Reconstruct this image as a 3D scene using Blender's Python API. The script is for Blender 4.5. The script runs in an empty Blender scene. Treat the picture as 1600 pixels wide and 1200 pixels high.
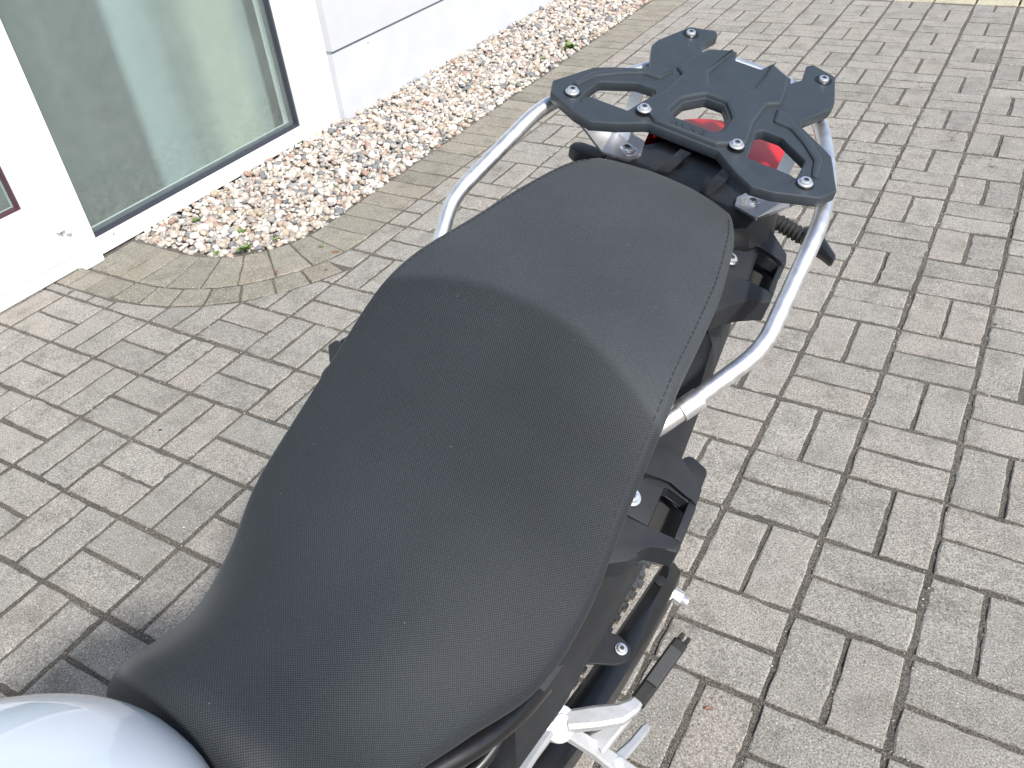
import bpy, bmesh, math, random
import numpy as np
from mathutils import Vector, Matrix, noise

random.seed(7)
rng = np.random.default_rng(7)
R = math.radians
SC = bpy.context.scene
COL = SC.collection

# ------------------------------------------------------------------ camera
cam_d = bpy.data.cameras.new('camera')
cam_d.sensor_fit = 'HORIZONTAL'
cam_d.sensor_width = 36.0
cam_d.lens = 1311.98 / 1600 * 36.0
cam_d.clip_start = 0.02
cam_d.clip_end = 500
cam = bpy.data.objects.new('camera', cam_d)
COL.objects.link(cam)
CAM = Vector((0.3240, -2.0365, 1.3235))
_th = Vector((2.1930, 0.5377, -0.3764))
_K = Matrix.Rotation(_th.length, 3, _th.normalized())      # world -> camera (x right, y down, z forward)
_right, _down, _fwd = _K[0], _K[1], _K[2]
cam.matrix_world = Matrix(((_right[0], -_down[0], -_fwd[0], CAM[0]),
                           (_right[1], -_down[1], -_fwd[1], CAM[1]),
                           (_right[2], -_down[2], -_fwd[2], CAM[2]),
                           (0, 0, 0, 1)))
SC.camera = cam

# ------------------------------------------------------------------ sky, sun, exposure
SUN_AZ, SUN_EL = R(117), R(44.5)          # azimuth clockwise from +y
world = bpy.data.worlds.new('World')
SC.world = world
world.use_nodes = True
nt = world.node_tree
sky = nt.nodes.new('ShaderNodeTexSky')
sky.sky_type = 'NISHITA'
sky.sun_disc = False
sky.sun_elevation = SUN_EL
sky.sun_rotation = SUN_AZ
sky.air_density = 1.0
sky.dust_density = 2.0
bg = nt.nodes['Background']
nt.links.new(sky.outputs[0], bg.inputs[0])
bg.inputs[1].default_value = 0.15
sun_d = bpy.data.lights.new('sun', 'SUN')
sun_d.energy = 4.3
sun_d.angle = R(4.5)
sun_d.color = (1.0, 0.97, 0.925)
sun = bpy.data.objects.new('sun', sun_d)
COL.objects.link(sun)
sdir = Vector((math.sin(SUN_AZ) * math.cos(SUN_EL), math.cos(SUN_AZ) * math.cos(SUN_EL), math.sin(SUN_EL)))
sun.rotation_euler = sdir.to_track_quat('Z', 'Y').to_euler()
sun.location = sdir * 20
SC.view_settings.view_transform = 'Standard'
SC.view_settings.look = 'None'
SC.view_settings.exposure = 0.42
SC.view_settings.gamma = 1
SC.view_settings.use_curve_mapping = False
SC.render.resolution_x, SC.render.resolution_y = 1024, 768

# ------------------------------------------------------------------ helpers
def link(name, mesh, parent=None):
    o = bpy.data.objects.new(name, mesh)
    COL.objects.link(o)
    if parent is not None:
        o.parent = parent
    return o

def empty(name, label, cat, loc=(0, 0, 0), group=None):
    o = bpy.data.objects.new(name, None)
    COL.objects.link(o)
    o.location = loc
    o['label'] = label
    o['category'] = cat
    if group:
        o['group'] = group
    return o

def smooth(me, on=True):
    me.polygons.foreach_set('use_smooth', [on] * len(me.polygons))

def sharp_by_angle(me, ang=35):
    smooth(me)
    try:
        me.set_sharp_from_angle(angle=R(ang))
    except Exception:
        pass

def mesh_py(name, verts, faces, mat, parent=None, sm=None):
    me = bpy.data.meshes.new(name)
    me.from_pydata([tuple(v) for v in verts], [], faces)
    me.validate()
    if mat:
        me.materials.append(mat)
    if sm is not None:
        sharp_by_angle(me, sm)
    return link(name, me, parent)

def from_bm(name, bm, mat, parent=None, sm=None):
    me = bpy.data.meshes.new(name)
    bmesh.ops.recalc_face_normals(bm, faces=bm.faces)
    bm.to_mesh(me)
    bm.free()
    if mat:
        me.materials.append(mat)
    if sm is not None:
        sharp_by_angle(me, sm)
    return link(name, me, parent)

def bm_box(bm, c, s, rot=None, bev=0.0):
    r = bmesh.ops.create_cube(bm, size=1.0)
    M = Matrix.Translation(c) @ ((rot.to_4x4()) if rot else Matrix.Identity(4)) @ Matrix.Diagonal((*s, 1))
    bmesh.ops.transform(bm, matrix=M, verts=r['verts'])
    if bev > 0:
        es = list({e for v in r['verts'] for e in v.link_edges})
        bmesh.ops.bevel(bm, geom=es, offset=bev, segments=2, profile=0.6, affect='EDGES')

def box(name, c, s, mat, parent=None, bev=0.0, rot=None):
    bm = bmesh.new()
    bm_box(bm, c, s, rot, bev)
    return from_bm(name, bm, mat, parent, 40)

def bm_cyl(bm, a, b, r1, r2=None, seg=16, bev=0.0):
    a, b = Vector(a), Vector(b)
    if r2 is None:
        r2 = r1
    d = b - a
    q = d.to_track_quat('Z', 'Y')
    r = bmesh.ops.create_cone(bm, cap_ends=True, segments=seg, radius1=r1, radius2=r2, depth=d.length)
    bmesh.ops.transform(bm, matrix=Matrix.Translation((a + b) / 2) @ q.to_matrix().to_4x4(), verts=r['verts'])
    if bev > 0:
        es = [e for e in {e for v in r['verts'] for e in v.link_edges} if len([f for f in e.link_faces if len(f.verts) > 4]) == 1]
        bmesh.ops.bevel(bm, geom=es, offset=bev, segments=2, profile=0.6, affect='EDGES')

def cyl(name, a, b, r1, mat, parent=None, r2=None, seg=16, bev=0.0):
    bm = bmesh.new()
    bm_cyl(bm, a, b, r1, r2, seg, bev)
    return from_bm(name, bm, mat, parent, 40)

def curve_to_obj(name, cu, mat, parent, M=None, ang=30):
    o = bpy.data.objects.new('tmp', cu)
    COL.objects.link(o)
    dg = bpy.context.evaluated_depsgraph_get()
    me = bpy.data.meshes.new_from_object(o.evaluated_get(dg), preserve_all_data_layers=False, depsgraph=dg)
    bpy.data.objects.remove(o)
    bpy.data.curves.remove(cu)
    me.name = name
    if M is not None:
        me.transform(M)
    me.materials.clear()
    me.materials.append(mat)
    sharp_by_angle(me, ang)
    return link(name, me, parent)

def fillet(pts, rad, n=6, closed=False):
    pts = [Vector(p) for p in pts]
    out = []
    N = len(pts)
    for i, p in enumerate(pts):
        if not closed and i in (0, N - 1):
            out.append(p)
            continue
        a, b = pts[(i - 1) % N], pts[(i + 1) % N]
        r = rad[i] if isinstance(rad, (list, tuple)) else rad
        da, db = (a - p), (b - p)
        la = min(r, da.length * .48)
        lb = min(r, db.length * .48)
        if r <= 1e-6:
            out.append(p)
            continue
        A, B = p + da.normalized() * la, p + db.normalized() * lb
        for k in range(n + 1):
            t = k / n
            out.append(A * (1 - t) ** 2 + p * 2 * t * (1 - t) + B * t * t)
    return out

def tube(name, pts, r, mat, parent=None, rad=0.03, seg=6, closed=False, n=8):
    P = fillet(pts, rad, n, closed)
    cu = bpy.data.curves.new('tmp', 'CURVE')
    cu.dimensions = '3D'
    cu.bevel_depth = r
    cu.bevel_resolution = seg
    cu.use_fill_caps = True
    s = cu.splines.new('POLY')
    s.points.add(len(P) - 1)
    for q, p in zip(s.points, P):
        q.co = (*p, 1)
    s.use_cyclic_u = closed
    return curve_to_obj(name, cu, mat, parent, ang=50)

def plate(name, loops, th, mat, parent=None, bev=0.0015, M=None, rad=0.0, seg=2, frad=None):
    """flat plate from 2D loops (outline first, then holes); bevelled rims; centred on its local z"""
    cu = bpy.data.curves.new('tmp', 'CURVE')
    cu.dimensions = '2D'
    cu.fill_mode = 'BOTH'
    cu.extrude = th / 2 - bev
    cu.bevel_depth = bev
    cu.bevel_resolution = seg
    cu.offset = -bev
    for lp in loops:
        P = fillet([(x, y, 0) for x, y in lp], rad, 3, True) if rad > 0 else [Vector((x, y, 0)) for x, y in lp]
        s = cu.splines.new('POLY')
        s.points.add(len(P) - 1)
        for q, p in zip(s.points, P):
            q.co = (*p, 1)
        s.use_cyclic_u = True
    return curve_to_obj(name, cu, mat, parent, M, 25)

def mirror_x(lp):
    return [(-x, y) for x, y in reversed(lp)]

def bar(name, pts, wh, mat, parent=None, up=(0, 0, 1), bev=0.002, rad=0.012):
    """tapered rectangular casting along a path; wh = list of (width, height)"""
    P = [Vector(p) for p in pts]
    up = Vector(up)
    rings = []
    N = len(P)
    for i, p in enumerate(P):
        t = (P[min(i + 1, N - 1)] - P[max(i - 1, 0)]).normalized()
        s = t.cross(up).normalized()
        u = s.cross(t).normalized()
        w, h = wh[i]
        c = min(w, h) * .22
        ring = []
        for sx, sy in ((1, 1), (-1, 1), (-1, -1), (1, -1)):
            for k in ((0, 1) if sx * sy > 0 else (1, 0)):
                ring.append(p + s * sx * (w / 2 - (c if k == 1 else 0)) + u * sy * (h / 2 - (c if k == 0 else 0)))
        rings.append(ring)
    v = [q for r in rings for q in r]
    f = []
    for i in range(N - 1):
        for k in range(8):
            f.append((i * 8 + k, i * 8 + (k + 1) % 8, (i + 1) * 8 + (k + 1) % 8, (i + 1) * 8 + k))
    f.append(tuple(range(8)))
    f.append(tuple((N - 1) * 8 + k for k in reversed(range(8))))
    bm = bmesh.new()
    bv = [bm.verts.new(q) for q in v]
    for q in f:
        bm.faces.new([bv[k] for k in q])
    return from_bm(name, bm, mat, parent, 28)

# ------------------------------------------------------------------ materials
def new_mat(name):
    m = bpy.data.materials.new(name)
    m.use_nodes = True
    n = m.node_tree
    b = n.nodes['Principled BSDF']
    return m, n, b

def N(n, typ, **kw):
    x = n.nodes.new(typ)
    for k, v in kw.items():
        setattr(x, k, v)
    return x

def noise_node(n, vec, scale, detail=4, rough=.6):
    t = N(n, 'ShaderNodeTexNoise')
    t.inputs['Scale'].default_value = scale
    t.inputs['Detail'].default_value = detail
    t.inputs['Roughness'].default_value = rough
    if vec is not None:
        n.links.new(vec, t.inputs['Vector'])
    return t

def ramp(n, fac, stops):
    r = N(n, 'ShaderNodeValToRGB')
    e = r.color_ramp.elements
    while len(e) < len(stops):
        e.new(0.5)
    for q, (p, c) in zip(e, stops):
        q.position = p
        q.color = c if len(c) == 4 else (*c, 1)
    n.links.new(fac, r.inputs['Fac'])
    return r

def mix(n, a, b, fac, mode='MIX'):
    m = N(n, 'ShaderNodeMix', data_type='RGBA', blend_type=mode)
    for key, v in ((6, a), (7, b), (0, fac)):
        if hasattr(v, 'links') or hasattr(v, 'is_linked'):
            n.links.new(v, m.inputs[key])
        elif key == 0:
            m.inputs[0].default_value = v
        else:
            m.inputs[key].default_value = (*v, 1) if len(v) == 3 else v
    return m.outputs[2]

def bump(n, b, h, strength=.3, dist=.001):
    u = N(n, 'ShaderNodeBump')
    u.inputs['Strength'].default_value = strength
    u.inputs['Distance'].default_value = dist
    n.links.new(h, u.inputs['Height'])
    n.links.new(u.outputs[0], b.inputs['Normal'])
    return u

def simple(name, col, rough=.5, metal=0.0, coat=0.0, var=.12, scale=60, bmp=.08, bscale=400, spec=.5):
    m, n, b = new_mat(name)
    g = N(n, 'ShaderNodeNewGeometry').outputs['Position']
    t = noise_node(n, g, scale, 5)
    c = ramp(n, t.outputs['Fac'], [(.3, [max(0, x * (1 - var)) for x in col]), (.7, [min(1, x * (1 + var)) for x in col])])
    n.links.new(c.outputs[0], b.inputs['Base Color'])
    rr = ramp(n, noise_node(n, g, scale * 1.7, 4).outputs['Fac'], [(.3, [max(.02, rough - .06)] * 3), (.7, [min(1, rough + .06)] * 3)])
    n.links.new(rr.outputs[0], b.inputs['Roughness'])
    b.inputs['Metallic'].default_value = metal
    b.inputs['Coat Weight'].default_value = coat
    b.inputs['Coat Roughness'].default_value = .04
    b.inputs['Specular IOR Level'].default_value = spec
    if bmp > 0:
        bump(n, b, noise_node(n, g, bscale, 3).outputs['Fac'], bmp, .0006)
    return m

# paver concrete
def paver_material(name, base, warm=0.0):
    m, n, b = new_mat(name)
    g = N(n, 'ShaderNodeNewGeometry').outputs['Position']
    oi = N(n, 'ShaderNodeObjectInfo').outputs['Random']
    at = N(n, 'ShaderNodeAttribute', attribute_name='tint').outputs['Fac']
    ad = N(n, 'ShaderNodeMath', operation='ADD')
    n.links.new(oi, ad.inputs[0]); n.links.new(at, ad.inputs[1])
    fr = N(n, 'ShaderNodeMath', operation='FRACT')
    n.links.new(ad.outputs[0], fr.inputs[0])
    lo = [x * .84 for x in base]; hi = [x * 1.08 for x in base]
    wm = [base[0] * 1.03, base[1] * .99, base[2] * .97]
    tint = ramp(n, fr.outputs[0], [(0, lo), (.12, [x * .95 for x in base]), (.5, base), (.75, wm), (1, hi)])
    # blotches
    blot = ramp(n, noise_node(n, g, 11, 6, .7).outputs['Fac'], [(.32, (.72, .72, .70)), (.5, (1, 1, 1)), (.72, (1.10, 1.09, 1.07))])
    c = mix(n, tint.outputs[0], blot.outputs[0], 1.0, 'MULTIPLY')
    med = ramp(n, noise_node(n, g, 75, 5, .7).outputs['Fac'], [(.32, (.86, .86, .85)), (.6, (1.05, 1.05, 1.04))])
    c = mix(n, c, med.outputs[0], 1.0, 'MULTIPLY')
    fine = ramp(n, noise_node(n, g, 300, 3, .9).outputs['Fac'], [(.37, (.45, .42, .39)), (.5, (.97, .97, .97)), (.63, (1.52, 1.50, 1.48))])
    c = mix(n, c, fine.outputs[0], 1.0, 'MULTIPLY')
    # pale aggregate specks and dark specks
    vo = N(n, 'ShaderNodeTexVoronoi'); vo.inputs['Scale'].default_value = 150
    n.links.new(g, vo.inputs['Vector'])
    sp = ramp(n, vo.outputs['Distance'], [(.16, (1, 1, 1)), (.26, (0, 0, 0))])
    sel = ramp(n, vo.outputs['Color'], [(.60, (0, 0, 0)), (.66, (1, 1, 1))])
    both = mix(n, sp.outputs[0], sel.outputs[0], 1.0, 'MULTIPLY')
    c = mix(n, c, (.52, .51, .48), mix(n, (0, 0, 0), both, .75))
    sel2 = ramp(n, vo.outputs['Color'], [(.30, (1, 1, 1)), (.34, (0, 0, 0))])
    both2 = mix(n, sp.outputs[0], sel2.outputs[0], 1.0, 'MULTIPLY')
    c = mix(n, c, (.10, .085, .07), both2)
    v3 = N(n, 'ShaderNodeTexVoronoi'); v3.inputs['Scale'].default_value = 7.0; n.links.new(g, v3.inputs['Vector'])
    v3w = noise_node(n, g, 60, 3)
    dd = N(n, 'ShaderNodeMath', operation='MULTIPLY_ADD'); n.links.new(v3w.outputs['Fac'], dd.inputs[0]); dd.inputs[1].default_value = .06; n.links.new(v3.outputs['Distance'], dd.inputs[2])
    tar = ramp(n, dd.outputs[0], [(.062, (1, 1, 1)), (.074, (0, 0, 0))])
    tsel = ramp(n, v3.outputs['Color'], [(.55, (0, 0, 0)), (.57, (1, 1, 1))])
    c = mix(n, c, (.055, .056, .058), mix(n, tar.outputs[0], tsel.outputs[0], 1.0, 'MULTIPLY'))
    # a few rust coloured grains and grimy stains
    st = ramp(n, noise_node(n, g, 2.3, 7, .7).outputs['Fac'], [(.52, (0, 0, 0)), (.72, (1, 1, 1))])
    c = mix(n, c, (base[0] * .72, base[1] * .70, base[2] * (.64 if warm == 0 else .56)), mix(n, (0, 0, 0), st.outputs[0], .30 + warm))
    n.links.new(c, b.inputs['Base Color'])
    b.inputs['Roughness'].default_value = .93
    b.inputs['Specular IOR Level'].default_value = .25
    hh = N(n, 'ShaderNodeMath', operation='ADD')
    n.links.new(noise_node(n, g, 420, 4, .8).outputs['Fac'], hh.inputs[0])
    n.links.new(noise_node(n, g, 60, 4, .7).outputs['Fac'], hh.inputs[1])
    bump(n, b, hh.outputs[0], .55, .0022)
    return m

M_PAVER = paver_material('paver_concrete', (.272, .263, .243))
M_EDGER = paver_material('border_paver_concrete', (.240, .228, .195), .25)
M_CURB = paver_material('kerb_concrete', (.42, .40, .30))

def joint_material():
    m, n, b = new_mat('joint_sand')
    g = N(n, 'ShaderNodeNewGeometry').outputs['Position']
    c = ramp(n, noise_node(n, g, 380, 4, .85).outputs['Fac'], [(.35, (.026, .024, .022)), (.50, (.090, .084, .076)), (.64, (.33, .31, .28))])
    big = ramp(n, noise_node(n, g, 6, 5).outputs['Fac'], [(.35, (.75, .75, .72)), (.7, (1.15, 1.1, 1.0))])
    n.links.new(mix(n, c.outputs[0], big.outputs[0], 1.0, 'MULTIPLY'), b.inputs['Base Color'])
    b.inputs['Roughness'].default_value = 1
    bump(n, b, noise_node(n, g, 300, 4, .8).outputs['Fac'], .9, .004)
    return m
M_JOINT = joint_material()
M_GROUND = paver_material('far_paving', (.29, .28, .25))

def pebble_material():
    m, n, b = new_mat('pebble_stone')
    at = N(n, 'ShaderNodeAttribute', attribute_name='tint').outputs['Fac']
    g = N(n, 'ShaderNodeNewGeometry').outputs['Position']
    cs = [(0, (.60, .56, .50)), (.18, (.47, .42, .36)), (.32, (.43, .335, .27)), (.39, (.35, .24, .185)), (.43, (.52, .47, .41)),
          (.56, (.32, .31, .295)), (.66, (.19, .195, .20)), (.73, (.47, .41, .335)), (.82, (.68, .65, .60)), (.92, (.42, .35, .26))]
    r = ramp(n, at, cs)
    r.color_ramp.interpolation = 'CONSTANT'
    v = ramp(n, noise_node(n, g, 130, 5, .7).outputs['Fac'], [(.3, (.74, .72, .70)), (.65, (1.1, 1.1, 1.1))])
    c = mix(n, r.outputs[0], v.outputs[0], 1, 'MULTIPLY')
    c = mix(n, c, (.88, .89, .91), 1.0, 'MULTIPLY')
    n.links.new(c, b.inputs['Base Color'])
    b.inputs['Roughness'].default_value = .75
    bump(n, b, noise_node(n, g, 260, 4).outputs['Fac'], .25, .001)
    return m
M_PEBBLE = pebble_material()
M_SOIL = simple('gravel_bed_soil', (.12, .10, .075), .95, var=.4, scale=90, bmp=.8, bscale=150)

M_PVC = simple('white_window_profile', (.82, .83, .84), .28, var=.01, scale=8, bmp=.0)
M_WALL = simple('white_wall_panel', (.500, .515, .540), .55, var=.035, scale=6, bmp=.25, bscale=240)
M_PLINTH = simple('white_plinth_panel', (.480, .500, .530), .6, var=.06, scale=5, bmp=.35, bscale=180)
M_FLASH = simple('grey_flashing', (.20, .23, .27), .45, var=.08, scale=20)
M_GASKET = simple('black_gasket', (.035, .04, .055), .5, var=.1)
M_SPACER = simple('window_spacer', (.16, .18, .22), .35, metal=.6)
M_TRIM_RED = simple('dark_red_seal', (.07, .03, .042), .5)
M_DARKGAP = simple('painted_gap_shade', (.05, .055, .06), .8)  # dark colour stands in for the shade in the gaps under frame and threshold
M_INT_DARK = simple('interior_grey_curtain', (.085, .105, .10), .9, var=.12, scale=5)
M_INT_PALE0 = simple('interior_pale_curtain', (.24, .31, .31), .9, var=.08, scale=5)
M_INT_GREEN = simple('interior_sage_curtain', (.34, .39, .33), .9, var=.10, scale=4)
def curtain_material():
    m, n, b = new_mat('banded_interior_curtain')
    tc = N(n, 'ShaderNodeTexCoord').outputs['Object']
    sep = N(n, 'ShaderNodeSeparateXYZ'); n.links.new(tc, sep.inputs[0])
    mp = N(n, 'ShaderNodeMapRange'); mp.inputs[1].default_value = -.6; mp.inputs[2].default_value = .6
    n.links.new(sep.outputs[1], mp.inputs[0])
    f = lambda y: (y + .6) / 1.2
    c = ramp(n, mp.outputs[0], [(f(-.5), (.105, .118, .115)), (f(-.095), (.095, .108, .108)), (f(-.055), (.29, .335, .345)), (f(.08), (.27, .31, .315)), (f(.15), (.20, .225, .22)), (f(.20), (.235, .255, .235)), (f(.30), (.36, .375, .33)), (f(.44), (.38, .395, .345)), (f(.52), (.30, .34, .34))])
    v = ramp(n, noise_node(n, tc, 3, 5).outputs['Fac'], [(.3, (.88, .88, .88)), (.7, (1.1, 1.1, 1.1))])
    n.links.new(mix(n, c.outputs[0], v.outputs[0], 1, 'MULTIPLY'), b.inputs['Base Color'])
    b.inputs['Roughness'].default_value = .9
    return m
M_CURT = curtain_material()
M_INT_PALE = M_INT_PALE0
M_INT_FLOOR = simple('interior_floor', (.22, .25, .23), .6, var=.3, scale=12)
M_SCREW = simple('zinc_screw', (.80, .81, .83), .36, metal=.85, var=.15, scale=300, bmp=0)
M_RECESS = simple('screw_socket', (.02, .02, .022), .6)

def glass_material():
    m, n, b = new_mat('window_glass')
    n.nodes.remove(b)
    out = n.nodes['Material Output']
    lw = N(n, 'ShaderNodeLayerWeight'); lw.inputs['Blend'].default_value = .5
    fr = ramp(n, lw.outputs['Facing'], [(0, (.08,) * 3), (.45, (.11,) * 3), (.7, (.22,) * 3), (1, (1, 1, 1))])
    tr = N(n, 'ShaderNodeBsdfTransparent'); tr.inputs['Color'].default_value = (.80, .90, .87, 1)
    gl = N(n, 'ShaderNodeBsdfGlossy'); gl.inputs['Roughness'].default_value = .06
    g = N(n, 'ShaderNodeNewGeometry').outputs['Position']
    bp = N(n, 'ShaderNodeBump'); bp.inputs['Strength'].default_value = .05; bp.inputs['Distance'].default_value = .01
    n.links.new(noise_node(n, g, 5, 2).outputs['Fac'], bp.inputs['Height'])
    n.links.new(bp.outputs[0], gl.inputs['Normal'])
    mx = N(n, 'ShaderNodeMixShader')
    n.links.new(fr.outputs[0], mx.inputs[0]); n.links.new(tr.outputs[0], mx.inputs[1]); n.links.new(gl.outputs[0], mx.inputs[2])
    # dusty film
    df = N(n, 'ShaderNodeBsdfDiffuse'); df.inputs['Color'].default_value = (.55, .62, .60, 1)
    mx2 = N(n, 'ShaderNodeMixShader')
    dust = ramp(n, noise_node(n, g, 14, 6, .7).outputs['Fac'], [(.3, (.10,) * 3), (.7, (.16,) * 3)])
    n.links.new(dust.outputs[0], mx2.inputs[0])
    n.links.new(mx.outputs[0], mx2.inputs[1]); n.links.new(df.outputs[0], mx2.inputs[2])
    n.links.new(mx2.outputs[0], out.inputs[0])
    return m
M_GLASS = glass_material()

def seat_material():
    m, n, b = new_mat('seat_vinyl')
    tc = N(n, 'ShaderNodeTexCoord').outputs['UV']
    # woven grain: product of two fine waves in the cover's own coordinates
    sep = N(n, 'ShaderNodeSeparateXYZ'); n.links.new(tc, sep.inputs[0])
    def wave(o, k, ph=None):
        a = N(n, 'ShaderNodeMath', operation='MULTIPLY'); n.links.new(o, a.inputs[0]); a.inputs[1].default_value = k
        s = N(n, 'ShaderNodeMath', operation='SINE')
        n.links.new(a.outputs[0], s.inputs[0])
        return s.outputs[0]
    k = 2 * math.pi / .0024
    sx, sy = wave(sep.outputs[0], k), wave(sep.outputs[1], k)
    pr = N(n, 'ShaderNodeMath', operation='MULTIPLY'); n.links.new(sx, pr.inputs[0]); n.links.new(sy, pr.inputs[1])
    g = N(n, 'ShaderNodeNewGeometry').outputs['Position']
    wv = ramp(n, pr.outputs[0], [(.0, (.0165, .0205, .0245)), (.5, (.0205, .0245, .0285)), (.95, (.0470, .0510, .0550))])
    mp = N(n, 'ShaderNodeMapRange'); n.links.new(pr.outputs[0], mp.inputs[0]); mp.inputs[1].default_value = -1
    n.links.new(mp.outputs[0], wv.inputs['Fac'])
    v = ramp(n, noise_node(n, g, 5, 5).outputs['Fac'], [(.3, (.88, .88, .88)), (.7, (1.1, 1.1, 1.1))])
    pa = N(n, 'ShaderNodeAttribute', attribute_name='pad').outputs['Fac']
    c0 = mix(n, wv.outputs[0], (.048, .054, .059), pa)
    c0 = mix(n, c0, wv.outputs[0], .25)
    c = mix(n, c0, v.outputs[0], 1, 'MULTIPLY')
    v2 = ramp(n, noise_node(n, g, 900, 2).outputs['Fac'], [(.3, (.8, .8, .8)), (.7, (1.2, 1.2, 1.2))])
    c = mix(n, c, v2.outputs[0], 1, 'MULTIPLY')
    dustv = N(n, 'ShaderNodeTexVoronoi'); dustv.inputs['Scale'].default_value = 46; n.links.new(g, dustv.inputs['Vector'])
    du = ramp(n, dustv.outputs['Distance'], [(.018, (1, 1, 1)), (.03, (0, 0, 0))])
    c = mix(n, c, (.12, .12, .12), du.outputs[0])
    n.links.new(c, b.inputs['Base Color'])
    b.inputs['Roughness'].default_value = .62
    b.inputs['Specular IOR Level'].default_value = .15
    b.inputs['Sheen Weight'].default_value = .10
    b.inputs['Sheen Roughness'].default_value = .32
    b.inputs['Sheen Tint'].default_value = (.92, .96, 1, 1)
    bump(n, b, mp.outputs[0], .40, .0005)
    return m
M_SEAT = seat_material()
M_SEATWALL = simple('seat_side_vinyl', (.040, .042, .045), .55, var=.12, bmp=.3, bscale=700)
M_STITCH = simple('stitch_thread', (.018, .019, .022), .8)
M_RACK = simple('rack_plastic', (.030, .038, .045), .46, var=.10, scale=40, bmp=.35, bscale=900)
M_PLASTIC = simple('black_textured_plastic', (.013, .014, .016), .50, spec=.4, var=.15, scale=30, bmp=.3, bscale=900)
M_GREYPL = simple('dark_grey_plastic', (.017, .019, .022), .55, spec=.35, var=.1, scale=30, bmp=.3, bscale=900)
M_GLOSSBLK = simple('black_lacquered_steel', (.009, .009, .010), .34, coat=.15, var=.1, bmp=0)
M_RUBBER = simple('black_rubber', (.018, .018, .018), .75, var=.2, bmp=.3)
M_PAD = simple('peg_pad_rubber', (.050, .050, .052), .55, var=.1, bmp=.3, bscale=800)
M_DARK = simple('dark_engine_metal', (.020, .021, .023), .5, metal=.3, var=.3)
M_CAST = simple('silver_cast_aluminium', (.58, .59, .60), .45, metal=.6, var=.06, bmp=.25, bscale=600)
M_CHAIN = simple('chain_steel', (.45, .42, .36), .35, metal=1, var=.3, scale=200)

def brushed(name, col, rough, along):
    m, n, b = new_mat(name)
    tc = N(n, 'ShaderNodeTexCoord').outputs['Object']
    mp = N(n, 'ShaderNodeMapping'); mp.inputs['Scale'].default_value = along
    n.links.new(tc, mp.inputs[0])
    t = noise_node(n, mp.outputs[0], 60, 5, .7)
    c = ramp(n, t.outputs['Fac'], [(.3, [x * .90 for x in col]), (.7, [min(1, x * 1.05) for x in col])])
    n.links.new(c.outputs[0], b.inputs['Base Color'])
    rr = ramp(n, t.outputs['Fac'], [(.3, (rough - .05,) * 3), (.7, (rough + .07,) * 3)])
    n.links.new(rr.outputs[0], b.inputs['Roughness'])
    b.inputs['Metallic'].default_value = 1
    return m
M_TUBE = brushed('satin_steel_tube', (.90, .90, .90), .44, (1, 1, 1))
M_ALU = brushed('aluminium_plate', (.92, .92, .92), .42, (1, 12, 1))

def paint_material():
    m, n, b = new_mat('pale_tank_lacquer')
    g = N(n, 'ShaderNodeNewGeometry').outputs['Position']
    c = ramp(n, noise_node(n, g, 3, 3).outputs['Fac'], [(.3, (.52, .58, .65)), (.7, (.54, .60, .67))])
    n.links.new(c.outputs[0], b.inputs['Base Color'])
    b.inputs['Roughness'].default_value = .28
    b.inputs['Coat Weight'].default_value = 1
    b.inputs['Coat Roughness'].default_value = .02
    bump(n, b, noise_node(n, g, 900, 2).outputs['Fac'], .02, .0003)
    return m
M_PAINT = paint_material()

def lens_material(name, col):
    m, n, b = new_mat(name)
    tc = N(n, 'ShaderNodeTexCoord').outputs['Object']
    w = noise_node(n, tc, 30, 2)
    c = ramp(n, w.outputs['Fac'], [(.3, [x * .8 for x in col]), (.7, col)])
    n.links.new(c.outputs[0], b.inputs['Base Color'])
    b.inputs['Roughness'].default_value = .32
    b.inputs['Specular IOR Level'].default_value = .25
    b.inputs['Subsurface Weight'].default_value = .15
    b.inputs['Subsurface Radius'].default_value = (.01, .001, .001)
    return m
M_RED = lens_material('red_lens', (.55, .004, .012))
M_AMBER = lens_material('smoked_lens', (.05, .04, .03))

def leaf_material(name, col):
    m, n, b = new_mat(name)
    g = N(n, 'ShaderNodeNewGeometry').outputs['Position']
    c = ramp(n, noise_node(n, g, 150, 3).outputs['Fac'], [(.3, [x * .6 for x in col]), (.7, [x * 1.3 for x in col])])
    n.links.new(c.outputs[0], b.inputs['Base Color'])
    b.inputs['Roughness'].default_value = .6
    b.inputs['Subsurface Weight'].default_value = .1
    b.inputs['Subsurface Radius'].default_value = (.003, .004, .001)
    return m
M_LEAF = leaf_material('weed_leaf', (.13, .20, .055))
M_DRY = leaf_material('dry_leaf', (.22, .10, .05))

# ================================================================== GROUND
def tag(o, label=None, cat=None, group=None, kind=None):
    if label: o['label'] = label
    if cat: o['category'] = cat
    if group: o['group'] = group
    if kind: o['kind'] = kind
    return o

def rect_sheet(name, x0, y0, x1, y1, z, mat, parent=None):
    return mesh_py(name, [(x0, y0, z), (x1, y0, z), (x1, y1, z), (x0, y1, z)], [(0, 1, 2, 3)], mat, parent)

ground = rect_sheet('ground', -150, -150, 150, 150, -0.060, M_GROUND)
tag(ground, kind='structure')
ground['label'] = 'wide grey ground around the paved yard'

pavement = bpy.data.objects.new('pavement', None)
COL.objects.link(pavement)
pavement['kind'] = 'structure'
pavement['label'] = 'grey basket weave concrete block paving of the yard'

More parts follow.
